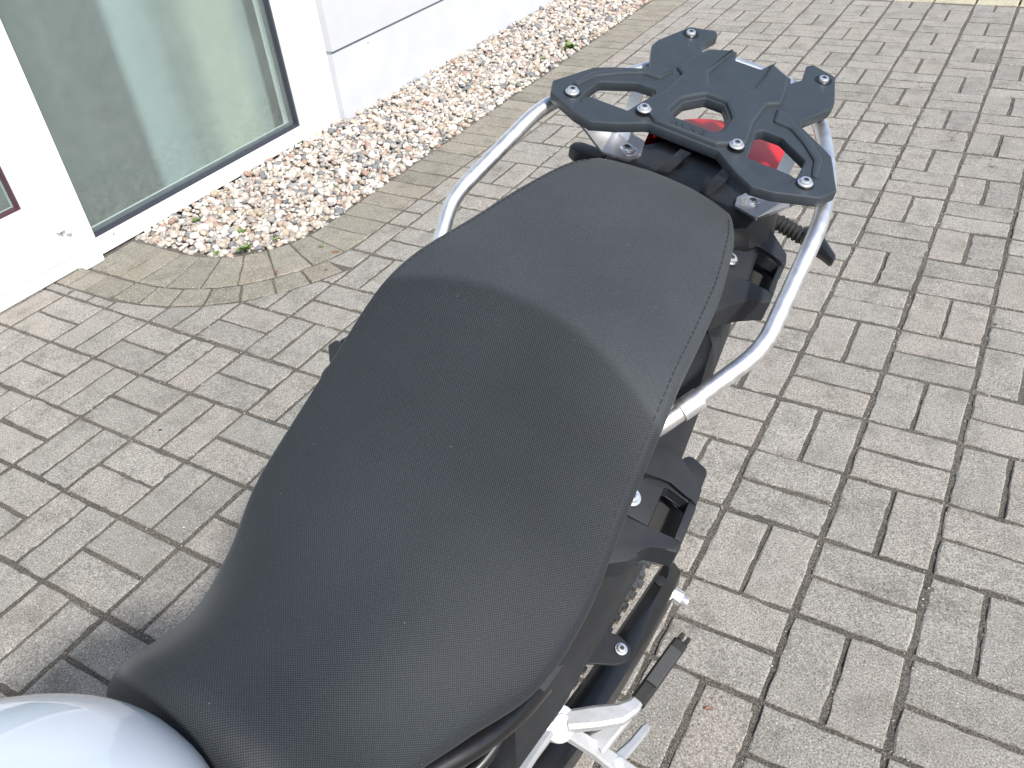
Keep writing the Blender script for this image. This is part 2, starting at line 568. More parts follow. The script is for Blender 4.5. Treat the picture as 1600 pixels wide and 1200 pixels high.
# joint bed, a finely rippled sheet a few mm below the stones
def joint_bed():
    xs = np.arange(-2.32, 2.6, .011)
    # rippled only where the camera is near: one moderate grid
    x0, x1, y0, y1, st = -2.34, 1.3, -2.2, 3.16, .012
    nx, ny = int((x1 - x0) / st), int((y1 - y0) / st)
    X, Y = np.meshgrid(np.linspace(x0, x1, nx), np.linspace(y0, y1, ny), indexing='ij')
    Z = -.0042 + rng.normal(0, .0012, X.shape)
    V = np.stack([X, Y, Z], -1).reshape(-1, 3)
    # cut the part under the gravel bed
    idx = np.arange(nx * ny).reshape(nx, ny)
    a, b, c, d = idx[:-1, :-1], idx[1:, :-1], idx[1:, 1:], idx[:-1, 1:]
    xm, ym = X[:-1, :-1] + st / 2, Y[:-1, :-1] + st / 2
    keep = ~(((xm < -1.71) & (ym > -.10)) | ((xm < -2.03) & (ym > -.42)) | ((xm + 2.03) ** 2 + (ym + .10) ** 2 < .325 ** 2))
    F = np.stack([a, b, c, d], -1)[keep]
    me = bpy.data.meshes.new('joint_sand')
    me.vertices.add(len(V)); me.vertices.foreach_set('co', V.ravel())
    F = F.reshape(-1, 4)
    me.loops.add(F.size); me.loops.foreach_set('vertex_index', F.ravel())
    me.polygons.add(len(F)); me.polygons.foreach_set('loop_start', np.arange(0, F.size, 4)); me.polygons.foreach_set('loop_total', np.full(len(F), 4))
    me.update(); me.validate()
    me.materials.append(M_JOINT)
    smooth(me)
    return link('joint_sand', me, pavement)
joint_bed()
rect_sheet('joint_sand', -8, -8, 9, 3.13, -.020, M_JOINT, pavement)
rect_sheet('joint_sand', -8, 3.13, 9, 14, -.026, M_JOINT, pavement)

def clip(poly, nx, ny, d):
    """keep nx*x+ny*y >= d"""
    out = []
    for i in range(len(poly)):
        a, b = poly[i], poly[(i + 1) % len(poly)]
        fa, fb = nx * a[0] + ny * a[1] - d, nx * b[0] + ny * b[1] - d
        if fa >= 0: out.append(a)
        if (fa >= 0) != (fb >= 0):
            t = fa / (fa - fb)
            out.append((a[0] + (b[0] - a[0]) * t, a[1] + (b[1] - a[1]) * t))
    return out

def area(p):
    return abs(sum(p[i][0] * p[(i + 1) % len(p)][1] - p[(i + 1) % len(p)][0] * p[i][1] for i in range(len(p)))) / 2

def paver_mesh(poly, seed, h=.05, z=0.0, step=.034, rough=.0024):
    """irregular worn stone over the polygon (local coordinates): side ring, chamfer ring, top"""
    rr = random.Random(seed)
    cx = sum(p[0] for p in poly) / len(poly); cy = sum(p[1] for p in poly) / len(poly)
    pts = []
    for i in range(len(poly)):
        a, b = Vector(poly[i]), Vector(poly[(i + 1) % len(poly)])
        L = (b - a).length
        if L < .004: continue
        k = max(1, int(round(L / step)))
        nrm = Vector(((b - a).y, -(b - a).x)).normalized()
        for j in range(k):
            p = a.lerp(b, j / k)
            if j: p += nrm * rr.uniform(-rough, rough * .6)
            else: p = p.lerp(Vector((cx, cy)), .015 + rr.random() * .015)
            pts.append(p)
    n = len(pts)
    ch, dz = .0026, .0028
    tilt = (rr.uniform(-.009, .009), rr.uniform(-.009, .009), rr.uniform(-.0012, .0012))
    V, F = [], []
    for ring, (off, zz) in enumerate(((0, -h), (0, -dz), (ch, -.0005), (ch * 2.4, 0))):
        for p in pts:
            d = Vector((cx, cy)) - p
            q = p + d.normalized() * off * (1 + rr.uniform(-.4, .6) * (ring > 1)) if d.length > 0 else p
            V.append((q.x, q.y, z + zz + tilt[2] + tilt[0] * (q.x - cx) + tilt[1] * (q.y - cy) + (rr.uniform(-.0006, .0006) if ring == 1 else 0)))
    for r_ in range(3):
        for i in range(n):
            j = (i + 1) % n
            F.append((r_ * n + i, r_ * n + j, (r_ + 1) * n + j, (r_ + 1) * n + i))
    F.append(tuple(3 * n + i for i in range(n)))
    return V, F

G = .0048        # half joint
SX, SY = .2, .2
raw = []          # (polygon, centre, variant key)
for i in range(-13, 13):
    for j in range(-16, 14):
        x0, y1 = i * SX, -j * SY        # cell spans x0..x0+.2, y1-.2..y1
        y0 = y1 - SY
        vert = (i + j) % 2 == 0
        for k in range(2):
            if vert:
                r4 = (x0 + k * .1 + G, y0 + G, x0 + (k + 1) * .1 - G, y1 - G)
            else:
                r4 = (x0 + G, y0 + k * .1 + G, x0 + .2 - G, y0 + (k + 1) * .1 - G)
            raw.append((r4, vert))
CC = Vector((-2.03, -.10))
stones = []       # dict: poly, c, kind
def add_stone(poly, mat, key=None):
    if len(poly) < 3 or area(poly) < .0011: return
    c = (sum(p[0] for p in poly) / len(poly), sum(p[1] for p in poly) / len(poly))
    stones.append(dict(poly=poly, c=c, mat=mat, key=key, a=area(poly)))
for (x0, y0, x1, y1), vert in raw:
    if y0 > 3.12 or y1 > 3.125:
        if y0 > 3.08: continue
        y1 = min(y1, 3.118)
    P = [(x0, y0), (x1, y0), (x1, y1), (x0, y1)]
    c = Vector(((x0 + x1) / 2, (y0 + y1) / 2))
    full = True
    jit = (random.uniform(-.0016, .0016), random.uniform(-.0016, .0016))
    if x0 < -1.2 and y1 > -1.6:
        A0 = area(P)
        if c.y > -.10:
            P = clip(P, 1, 0, -1.485 + G)
        elif c.x < -2.03:
            P = clip(P, 0, -1, .765)
        else:
            d = (c - CC)
            if d.length < .45: P = []
            else:
                d.normalize()
                P = clip(P, d.x, d.y, d.x * CC.x + d.y * CC.y + (.655 if math.degrees(math.atan2(d.y, d.x)) < -19 else .552))
                if P: P = clip(P, 1, 0, -1.9e9)
        if P and c.x < -2.2:
            P = clip(P, 1, 0, -2.318)
        if not P: continue
        full = abs(area(P) - A0) < 1e-9
    if c.x < -2.3 and c.y > -1.2 : 
        P = clip(P, 1, 0, -2.318)
        full = False
        if not P: continue
    if full:
        P = [(p[0] + jit[0], p[1] + jit[1]) for p in P]
        add_stone(P, M_PAVER, 'v' if vert else 'h')
    else:
        add_stone(P, M_PAVER)
# straight border course along the gravel (stones laid across)
y = -.10
while y < 3.02:
    w = .1
    add_stone([(-1.685, y + G * .7), (-1.485 - G, y + G * .7), (-1.485 - G, y + w - G * .7), (-1.685, y + w - G * .7)], M_EDGER)
    y += w
# curved course round the corner: inner ring and thinner outer ring
def ring(r0, r1, a0, a1, n, gap=.004):
    for k in range(n):
        b0 = a0 + (a1 - a0) * k / n; b1 = a0 + (a1 - a0) * (k + 1) / n
        wide = random.uniform(-.012, .012)
        f = lambda a, r, s: (CC.x + r * math.cos(a) + s * gap * -math.sin(a), CC.y + r * math.sin(a) + s * gap * math.cos(a))
        add_stone([f(b0, r0, .5), f(b0, r1, .5), f(b1, r1, -.5), f(b1, r0, -.5)], M_EDGER)
ring(.347, .545, R(-90), R(0), 7)
ring(.552, .648, R(-90), R(-20), 7, .006)
# short straight end of the border up to the wall
for x0, x1 in ((-2.12, -2.034), (-2.213, -2.124), (-2.285, -2.217)):
    add_stone([(x0, -.645), (x1, -.645), (x1, -.447), (x0, -.447)], M_EDGER)
for x0, x1 in ((-2.16, -2.036), (-2.245, -2.166), (-2.318, -2.251)):
    add_stone([(x0, -.757), (x1, -.757), (x1, -.653), (x0, -.653)], M_EDGER)
# kerb strip across the far end, larger yellowish slabs
x = -2.2
while x < 5:
    add_stone([(x + .003, 3.130), (x + .197, 3.130), (x + .197, 3.226), (x + .003, 3.226)], M_CURB)
    x += .2
for row in range(4):
    x = -2.2 + (row % 2) * .1
    while x < 4:
        add_stone([(x + .003, 3.236 + row * .2), (x + .197, 3.236 + row * .2), (x + .197, 3.43 + row * .2), (x + .003, 3.43 + row * .2)], M_CURB)
        x += .2

# which stones show largest in the photograph
BX = Vector((0.97066691, -0.06954324, -0.23015103)); BY = Vector((0.07146163, 0.99744335, 0.0)); BZ = Vector((0.22956261, -0.01644697, 0.97315492))
BO = Vector((-0.19335681, -1.23435284, 0.0))
def project(p):
    d = Vector(p) - CAM
    q = Vector((_right.dot(d), _down.dot(d), _fwd.dot(d)))
    return (800 + 1312 * q.x / q.z, 600 + 1312 * q.y / q.z, q.z) if q.z > .05 else (0, 0, -1)
def hidden(c):
    d = Vector((c[0], c[1], 0)) - CAM
    db = Vector((d.dot(BX), d.dot(BY), d.dot(BZ)))
    cb = CAM - BO
    cb = Vector((cb.dot(BX), cb.dot(BY), cb.dot(BZ)))
    for z in (.93, .85, .78):
        t = (z - cb.z) / db.z
        px, py = cb.x + db.x * t, cb.y + db.y * t
        if abs(px) < (.13 if z < .9 else .10) and -.66 < py < (.0 if z > .9 else -.2): return True
    return False
def score(s):
    u, v, z = project((s['c'][0], s['c'][1], 0))
    if z < 0 or u < -40 or u > 1640 or v < -15 or v > 1240: return 0
    d = Vector((s['c'][0], s['c'][1], 0)) - CAM
    a = s['a'] * 1312 ** 2 / z ** 2 * abs(d.normalized().z)
    return a * (.02 if hidden(s['c']) else 1)
for s in stones: s['score'] = score(s)
stones.sort(key=lambda s: -s['score'])
proto = {}
cnt = 0
restV, restF, restM, restT = [], [], [], []
mats_used = [M_PAVER, M_EDGER, M_CURB]
for s in stones:
    if cnt < 299 and s['score'] > 0:
        cx, cy = s['c']
        lp = [(p[0] - cx, p[1] - cy) for p in s['poly']]
        key = None
        if s['key']:
            key = (s['key'], random.randrange(16))
        if key and key in proto:
            me = proto[key]
        else:
            V, F = paver_mesh(lp, cnt * 7 + 1, step=.05 if s['score'] < 2500 else .034)
            me = bpy.data.meshes.new('paver')
            me.from_pydata(V, [], F); me.materials.append(s['mat'])
            if key: proto[key] = me
        o = link('paver', me, pavement)
        o.location = (cx, cy, 0)
        o.rotation_euler = (0, 0, (math.pi if key and random.random() < .5 else 0) + (random.gauss(0, .006) if key else 0))
        if key: o.location.z = random.uniform(-.0015, .0010)
        cnt += 1
    else:
        V, F = paver_mesh(s['poly'], int(s['c'][0] * 977 + s['c'][1] * 131), step=.2, rough=0)
        k = len(restV)
        restV += V; restF += [tuple(q + k for q in f) for f in F]
        restM += [mats_used.index(s['mat'])] * len(F); restT += [random.random()] * len(F)
me = bpy.data.meshes.new('distant_pavers')
me.from_pydata(restV, [], restF)
for m_ in mats_used: me.materials.append(m_)
me.polygons.foreach_set('material_index', restM)
at = me.attributes.new('tint', 'FLOAT', 'FACE'); at.data.foreach_set('value', restT)
o = link('distant_pavers', me, pavement); o['kind'] = 'stuff'

# ================================================================== GRAVEL
gb = mesh_py('gravel_bed', [(-2.33, -.445, -.028), (-2.03, -.445, -.028), (-1.79, -.35, -.028), (-1.69, -.10, -.028), (-1.69, 3.12, -.028), (-2.33, 3.12, -.028)],
             [(0, 1, 2, 3, 4, 5)], M_SOIL)
tag(gb, 'dark soil strip under the pebbles along the wall', kind='structure')

def in_bed(x, y, m=0.0):
    if x < -2.30: return False
    if y > -.10: return x < -1.688 - m and y < 3.11
    if x < -2.03: return y > -.442 + m
    return (x + 2.03) ** 2 + (y + .10) ** 2 < (.342 - m) ** 2

def pebbles():
    bm = bmesh.new(); bmesh.ops.create_icosphere(bm, subdivisions=2, radius=1)
    bv = np.array([v.co[:] for v in bm.verts]); bf = np.array([[v.index for v in f.verts] for f in bm.faces]); bm.free()
    variants = []
    for k in range(14):
        v = bv.copy()
        off = Vector((k * 7.3, k * 3.1, 0))
        for i in range(len(v)):
            p = Vector(v[i])
            s = 1 + .42 * (noise.noise(p * .9 + off)) + .18 * noise.noise(p * 2.2 + off)
            v[i] = p * s
        # flatten a side for angular chips
        if k % 3 == 0: v[:, 2] = np.maximum(v[:, 2], -.45)
        if k % 4 == 1: v[:, 0] = np.minimum(v[:, 0], .6)
        variants.append(v)
    Vs, Fs, Ts = [], [], []
    base = 0
    for layer, (sp, zc) in enumerate(((.0245, -.014), (.0215, -.002), (.030, .007))):
        x = -2.30
        while x < -1.68:
            y = -.45
            while y < 3.12:
                px, py = x + rng.uniform(-.5, .5) * sp, y + rng.uniform(-.5, .5) * sp
                far = py > 1.9
                if in_bed(px, py, .007) and not (layer == 2 and rng.random() < .35):
                    r = float(np.clip(rng.lognormal(math.log(.0106), .30), .0055, .0195))
                    if layer == 2: r *= .95
                    sx, sy, sz = r * rng.uniform(.95, 1.35), r * rng.uniform(.75, 1.0), r * rng.uniform(.55, .85)
                    v = variants[rng.integers(14)] * (sx, sy, sz)
                    e = Matrix.Rotation(rng.uniform(0, 6.28), 3, 'Z') @ Matrix.Rotation(rng.normal(0, .35), 3, 'X') @ Matrix.Rotation(rng.normal(0, .35), 3, 'Y')
                    v = v @ np.array(e).T + (px, py, zc + rng.uniform(-.004, .004))
                    Vs.append(v); Fs.append(bf + base); Ts.append(np.full(len(bf), rng.random())); base += len(v)
                y += sp
            x += sp
    V, F, T = np.concatenate(Vs), np.concatenate(Fs), np.concatenate(Ts)
    me = bpy.data.meshes.new('pebble_gravel')
    me.vertices.add(len(V)); me.vertices.foreach_set('co', V.ravel())
    me.loops.add(F.size); me.loops.foreach_set('vertex_index', F.ravel())
    me.polygons.add(len(F)); me.polygons.foreach_set('loop_start', np.arange(0, F.size, 3)); me.polygons.foreach_set('loop_total', np.full(len(F), 3))
    me.update()
    a = me.attributes.new('tint', 'FLOAT', 'FACE'); a.data.foreach_set('value', T)
    me.materials.append(M_PEBBLE)
    smooth(me)
    o = link('pebble_gravel', me)
    tag(o, 'mixed white, tan and grey rounded pebbles in the strip beside the wall', 'gravel', kind='stuff')
pebbles()

# loose grit lying in and beside the joints
def grit():
    V, F, T = [], [], []
    for _ in range(2600):
        u = rng.random()
        x, y = rng.uniform(-2.25, 1.1), rng.uniform(-1.9, 1.6)
        if rng.random() < .8:      # snap to a joint line
            if rng.random() < .5: x = round(x / .2) * .2 + rng.normal(0, .004)
            else: y = round(y / .2) * .2 + rng.normal(0, .004)
        if in_bed(x, y) or x < -2.28: continue
        s = rng.uniform(.0009, .0026); k = len(V)
        z = .0005 if rng.random() < .5 else -.003
        a = rng.uniform(0, 6.28)
        for t in range(3):
            V.append((x + s * math.cos(a + t * 2.1), y + s * math.sin(a + t * 2.1), z))
        V.append((x, y, z + s * 1.2))
        F += [(k, k + 1, k + 3), (k + 1, k + 2, k + 3), (k + 2, k, k + 3)]
        T += [rng.random()] * 3
    me = bpy.data.meshes.new('grit'); me.from_pydata(V, [], F)
    a = me.attributes.new('tint', 'FLOAT', 'FACE'); a.data.foreach_set('value', T)
    me.materials.append(M_PEBBLE)
    o = link('grit', me)
    tag(o, 'fine loose sand grains scattered along the paving joints', 'grit', kind='stuff')
grit()

# ================================================================== WEEDS and debris
def weed(x, y, s, nl, label, z=.008):
    V, F = [], []
    for i in range(nl):
        a = random.uniform(0, 6.28); el = random.uniform(.25, 1.1)
        L = s * random.uniform(.55, 1.1); w = L * random.uniform(.22, .36)
        d = Vector((math.cos(a) * math.cos(el), math.sin(a) * math.cos(el), math.sin(el)))
        sd = Vector((-math.sin(a), math.cos(a), 0))
        b0 = Vector((random.uniform(-.2, .2) * s, random.uniform(-.2, .2) * s, 0))
        k = len(V)
        V += [b0, b0 + d * L * .45 + sd * w, b0 + d * L * .5 + Vector((0, 0, -w * .3)), b0 + d * L * .45 - sd * w, b0 + d * L + Vector((0, 0, -L * .2))]
        F += [(k, k + 1, k + 2), (k, k + 2, k + 3), (k + 1, k + 4, k + 2), (k + 2, k + 4, k + 3)]
    o = mesh_py('weed', V, F, M_LEAF)
    o.location = (x, y, z)
    tag(o, label, 'weed', 'weeds growing in the gravel and joints')
WEEDS = [(-1.822, -.352, .034, 26, 'bright green weed clump at the rounded corner edge of the pebbles'),
         (-1.90, -.415, .018, 9, 'small green weed on the pebble edge left of the bright clump'),
         (-1.765, -.255, .020, 8, 'lone weed at the pebble border right of the bright corner clump'),
         (-1.93, -.26, .022, 10, 'dull green weed amid pebbles above the bright corner clump'),
         (-2.16, -.26, .026, 12, 'green weed near the window frame at the left end of the pebbles'),
         (-1.83, .16, .020, 6, 'thin upright weed in the pebbles below the frame corner'),
         (-1.74, 1.93, .050, 40, 'widest leafy green weed patch in the pebbles at the far end'),
         (-1.79, 1.72, .022, 9, 'small dark weed just nearer than the widest patch'),
         (-1.73, 1.36, .022, 9, 'small weed on the pebble edge behind the luggage rack'),
         (-1.585, -.235, .014, 7, 'tiny weed in the joint of the curved border stones')]
for w_ in WEEDS: weed(*w_)

def dry_leaf(x, y, s, rz, label):
    V = [(-s, 0, .001), (-s * .4, s * .35, .004), (s * .3, s * .38, .003), (s, 0, .002), (s * .3, -s * .35, .004), (-s * .4, -s * .32, .003), (0, 0, .0005)]
    F = [(0, 1, 6), (1, 2, 6), (2, 3, 6), (3, 4, 6), (4, 5, 6), (5, 0, 6)]
    o = mesh_py('dry_leaf', V, F, M_DRY)
    o.location = (x, y, .0015); o.rotation_euler = (0, 0, rz)
    tag(o, label, 'leaf', 'small dead leaves on the paving')
dry_leaf(.128, -1.255, .008, .6, 'tiny brown dead leaf on the paving right of the silver footrest')
dry_leaf(-1.62, -.42, .012, 2.0, 'brown crumb of leaf in the gap of the curved border')
dry_leaf(-1.52, -.24, .016, .3, 'orange brown leaf scrap beside the curved border')
dry_leaf(-2.245, -.10, .016, 1.0, 'brown leaf lying in the pebbles under the window frame')

# ================================================================== BUILDING
bld = empty('building', 'white building front with tall glazed window, door and grey plinth joint', 'building', (-2.30, 0, 0))
def bbox(name, x0, x1, y0, y1, z0, z1, mat, parent=bld, bev=0.0):
    o = box(name, ((x0 + x1) / 2 + 2.30, (y0 + y1) / 2, (z0 + z1) / 2), (x1 - x0, y1 - y0, z1 - z0), mat, parent, bev)
    return o
TOP = 2.6
# wall to the right of the window
bbox('plinth', -2.42, -2.268, .742, 5.5, -.10, .290, M_PLINTH)
bbox('flashing', -2.40, -2.2745, .742, 5.5, .2902, .302, M_FLASH)
bbox('wall', -2.42, -2.262, .742, 5.5, .3022, TOP, M_WALL, bev=.002)
bbox('rivet', -2.268, -2.2655, .985, .990, .268, .273, M_FLASH)
# window
win = bbox('window', -2.40, -2.302, -.640, -.565, .000, TOP, M_PVC, bev=.003)     # left jamb
bbox('window_frame', -2.40, -2.296, .497, .7415, -.03, TOP, M_PVC, win, bev=.004)
bbox('window_frame', -2.40, -2.300, -.5648, .4968, .004, .066, M_PVC, win, bev=.004)
bbox('sill_gap', -2.41, -2.312, -.64, .50, -.06, .0035, M_DARKGAP, win)  # dark strip painting the shade below the frame
def gasket(name, x0, x1, y0, y1, z0, z1, w, mat, parent):
    bbox(name, x0, x1, y0, y1, z0, z0 + w, mat, parent)
    bbox(name, x0, x1, y1 - w, y1, z0 + w, z1, mat, parent)
    bbox(name, x0, x1, y0, y0 + w * .25, z0 + w, z1, mat, parent)
gasket('gasket', -2.335, -2.306, -.5645, .4965, .0665, TOP, .0085, M_GASKET, win)
gasket('glazing_spacer', -2.350, -2.336, -.5645, .4965, .0665, TOP, .016, M_SPACER, win)
pane = mesh_py('pane', [(-2.331 + 2.3, -.564, .067), (-2.331 + 2.3, .496, .067), (-2.331 + 2.3, .496, TOP), (-2.331 + 2.3, -.564, TOP)], [(0, 1, 2, 3)], M_GLASS, win)
for yy in (-.50, .44):
    cyl('drain_slot', (-.0035 + 0, yy, .050), (.0012, yy, .050), .0042, M_FLASH, win, seg=10)
# door, left
door = bbox('door', -2.37, -2.306, -2.2, -.668, .048, .262, M_PVC, bev=.004)
bbox('door_frame', -2.40, -2.300, -.666, -.6405, .0, TOP, M_PVC, door, bev=.003)
bbox('door_stile', -2.37, -2.306, -.752, -.668, .2622, TOP, M_PVC, door, bev=.004)
bbox('threshold', -2.42, -2.300, -2.2, -.667, .004, .044, M_PVC, door, bev=.003)
bbox('threshold_gap', -2.42, -2.306, -2.2, -.667, -.05, .0038, M_DARKGAP, door)
gasket('seal', -2.340, -2.312, -2.1, -.7523, .2625, TOP, .0065, M_TRIM_RED, door)
mesh_py('pane', [(-.034, -2.1, .263), (-.034, -.753, .263), (-.034, -.753, TOP), (-.034, -2.1, TOP)], [(0, 1, 2, 3)], M_GLASS, door)
h1 = bbox('hinge', -2.305, -2.282, -.690, -.662, .150, .232, M_PVC, door, bev=.006)
cyl('hinge_pin', (.012, -.655, .135), (.012, -.655, .225), .009, M_PVC, door, bev=.002)
bbox('frame_foot', -2.31, -2.265, -.662, -.585, .0, .030, M_PVC, win, bev=.006)
# inside
bbox('interior_floor', -4.5, -2.42, -2.6, 5.0, -.02, .0, M_INT_FLOOR)
bbox('interior_wall', -4.6, -4.5, -2.6, 5.0, -.02, TOP, M_INT_GREEN)
bbox('interior_wall', -4.6, -2.45, -2.7, -2.6, -.02, TOP, M_INT_GREEN)
bbox('lintel', -4.6, -2.30, -2.7, 5.5, TOP + .002, TOP + .7, M_WALL)
bbox('wall', -2.42, -2.28, -4.5, -2.202, -.05, TOP, M_WALL)
def curtain(y0, y1, x, z0, mat, amp, per, ph=0):
    n = int((y1 - y0) / .008)
    V, F = [], []
    for i in range(n + 1):
        yy = y0 + (y1 - y0) * i / n
        xx = x + 2.3 + amp * math.sin((yy + ph) * 2 * math.pi / per) + amp * .4 * math.sin((yy + ph) * 2 * math.pi / per * 2.3)
        V += [(xx, yy, z0), (xx, yy, TOP)]
    for i in range(n): F.append((2 * i, 2 * i + 2, 2 * i + 3, 2 * i + 1))
    o = mesh_py('curtain', V, F, mat, bld, 80)
    return o
curtain(-.75, .75, -2.53, -.02, M_CURT, .004, .37)
curtain(-2.4, -.75, -2.53, .03, M_INT_PALE, .01, .3)

# ================================================================== MOTORCYCLE
bike = empty('motorcycle', 'motorcycle leaning on its stand with long black seat, pale tank and silver luggage rails', 'motorcycle')
MB = Matrix(((BX[0], BY[0], BZ[0], BO[0]), (BX[1], BY[1], BZ[1], BO[1]), (BX[2], BY[2], BZ[2], BO[2]), (0, 0, 0, 1)))
bike.matrix_world = MB
# all bike parts below are in bike coordinates: x = its left side, y = rearwards, z = up

# ---- seat
YS = np.array([.005, -.02, -.06, -.12, -.18, -.24, -.29, -.34, -.40, -.46, -.52, -.58, -.64, -.70])
SW = np.array([0.0480, 0.0762, 0.0944, 0.1118, 0.1225, 0.1313, 0.1402, 0.148, 0.1582, 0.1545, 0.1285, 0.1088, 0.1150, 0.122])
SZ = np.array([0.9555, 0.9641, 0.9669, 0.9577, 0.9497, 0.9434, 0.9215, 0.8793, 0.8192, 0.7802, 0.7636, 0.762, 0.767, 0.7716])
CR = np.array([.004, .007, .009, .011, .012, .014, .019, .023, .029, .036, .046, .056, .07, .080])
WH = np.array([.03, .034, .036, .038, .038, .040, .042, .045, .05, .05, .05, .05, .05, .05])
def cinterp(ya, ctrl):
    idx = np.interp(-ya, -YS, np.arange(len(YS))); i = np.clip(idx.astype(int), 0, len(YS) - 2); t = idx - i
    c = np.concatenate([[2 * ctrl[0] - ctrl[1]], ctrl, [2 * ctrl[-1] - ctrl[-2]]])
    p0, p1, p2, p3 = c[i], c[i + 1], c[i + 2], c[i + 3]
    return .5 * (2 * p1 + (p2 - p0) * t + (2 * p0 - 5 * p1 + 4 * p2 - p3) * t * t + (3 * p1 - p0 - 3 * p2 + p3) * t ** 3)
YC_ = -.275      # where the passenger step breaks
def seat():
    ya = np.concatenate([np.linspace(.005, -.03, 8), np.linspace(-.036, -.662, 150)])
    W, Z, C_, H = (cinterp(ya, a) for a in (SW, SZ, CR, WH))
    # the raised passenger step bows forward at its sides: centre crease further back
    bm = bmesh.new(); uvl = bm.loops.layers.uv.new('uv'); pad = bm.verts.layers.float.new('pad')
    nh, ns = 22, 9
    rows = []
    for k, yy in enumerate(ya):
        end = min(1, max(0, (yy + .664) / .034))
        prof = []
        for i in range(nh):
            u = i / (nh - 1)
            y2 = yy
            zc = Z[k] + C_[k] * (1 - u ** 2.6)
            # crease curvature: sample height profile with a small forward/back shift across the width
            sh = .022 * (u ** 2 - .35) * math.exp(-((yy + .27) / .06) ** 2)
            zc += float(cinterp(np.array([min(.005, yy + sh)]), SZ)[0] - Z[k])
            yq = yy + sh * 1.3
            cre = .012 * (1 - u * u) * (max(0, min(1, (-.15 - yq) / .125)) if yq > YC_ else max(0, 1 - (YC_ - yq) / .075) ** 1.15)
            zc += cre
            prof.append((W[k] * u, zc))
        for i in range(1, ns + 1):
            a = i / ns
            x = W[k] + .0075 * math.sin(min(a * 1.6, 1) * math.pi / 2) - .012 * max(a - .4, 0) / .6
            prof.append((x, prof[nh - 1][1] - H[k] * a ** 1.3))
        full = [(-x, z) for x, z in reversed(prof[1:])] + prof
        f = math.sqrt(1 - (1 - end) ** 2)
        zc_min = min(z for x, z in full)
        row = []
        arc = 0; last = None
        for x, z in full:
            z2 = z - (1 - f) * .030; x = x * (1 - (1 - f) * .06)
            if last is not None: arc += math.hypot(x - last[0], z2 - last[1])
            last = (x, z2)
            vv = bm.verts.new((x, yy, z2)); uu = min(1, abs(x) / W[k])
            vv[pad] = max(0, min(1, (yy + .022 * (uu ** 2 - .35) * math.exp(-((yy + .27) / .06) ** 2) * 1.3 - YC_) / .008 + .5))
            row.append((vv, arc))
        tot = row[-1][1]
        rows.append([(v, a - tot / 2) for v, a in row])
    L = 0
    prevc = None
    lens = []
    for r_ in rows:
        c = r_[len(r_) // 2][0].co
        if prevc is not None: L += (c - prevc).length
        prevc = c.copy(); lens.append(L)
    for k in range(len(rows) - 1):
        for i in range(len(rows[0]) - 1):
            q = [rows[k][i], rows[k][i + 1], rows[k + 1][i + 1], rows[k + 1][i]]
            f = bm.faces.new([a[0] for a in q])
            for lp, a, kk in zip(f.loops, q, (k, k, k + 1, k + 1)):
                lp[uvl].uv = (a[1], lens[kk])
    # rear cap and front cap
    for r_, dy, dz in ((rows[0], .006, -.006), (rows[-1], -.004, -.012)):
        c = [bm.verts.new((v.co.x * .96, v.co.y + dy, v.co.z + dz - (.02 if 0 else 0))) for v, a in r_]
        for i in range(len(r_) - 1):
            bm.faces.new([r_[i][0], r_[i + 1][0], c[i + 1], c[i]])
        bm.faces.new(c)
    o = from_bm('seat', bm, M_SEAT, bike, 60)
    # stitched seam along both upper edges: short thread dashes
    for sgn in (-1, 1):
        V, F = [], []
        yy = -.035
        while yy > -.615:
            y2 = yy - .0042
            p = []
            for q in (yy, y2):
                w = float(cinterp(np.array([q]), SW)[0]); z = float(cinterp(np.array([q]), SZ)[0])
                sh = .022 * .65 * math.exp(-((q + .27) / .06) ** 2)
                z = float(cinterp(np.array([min(.005, q + sh)]), SZ)[0])
                p.append(Vector((sgn * (w - .0028), q, z + .0014)))
            k = len(V)
            for c in p:
                V += [c + Vector((sgn * -.0012, 0, .0001)), c + Vector((sgn * .0001, 0, .0001)), c + Vector((sgn * .0001, 0, -.0012))]
            F += [(k, k + 1, k + 4, k + 3), (k + 1, k + 2, k + 5, k + 4), (k, k + 3, k + 5, k + 2)]
            yy -= .0068
        st = mesh_py('stitching', V, F, M_STITCH, o); st['kind'] = 'stuff'
    # hard base pan below the cushion
    bm = bmesh.new(); pr = []
    for yy in np.linspace(0, -.65, 40):
        w = float(cinterp(np.array([yy]), SW)[0]) - .010; z = float(cinterp(np.array([yy]), SZ)[0]) - float(cinterp(np.array([yy]), WH)[0]) + .002
        pr.append([bm.verts.new(p) for p in ((-w, yy, z), (-w * .8, yy, z - .06), (w * .8, yy, z - .06), (w, yy, z))])
    for a, b in zip(pr[:-1], pr[1:]):
        for i in range(4): bm.faces.new([a[i], a[(i + 1) % 4], b[(i + 1) % 4], b[i]])
    bm.faces.new(pr[0]); bm.faces.new(list(reversed(pr[-1])))
    from_bm('seat_base', bm, M_PLASTIC, o, 40)
seat()

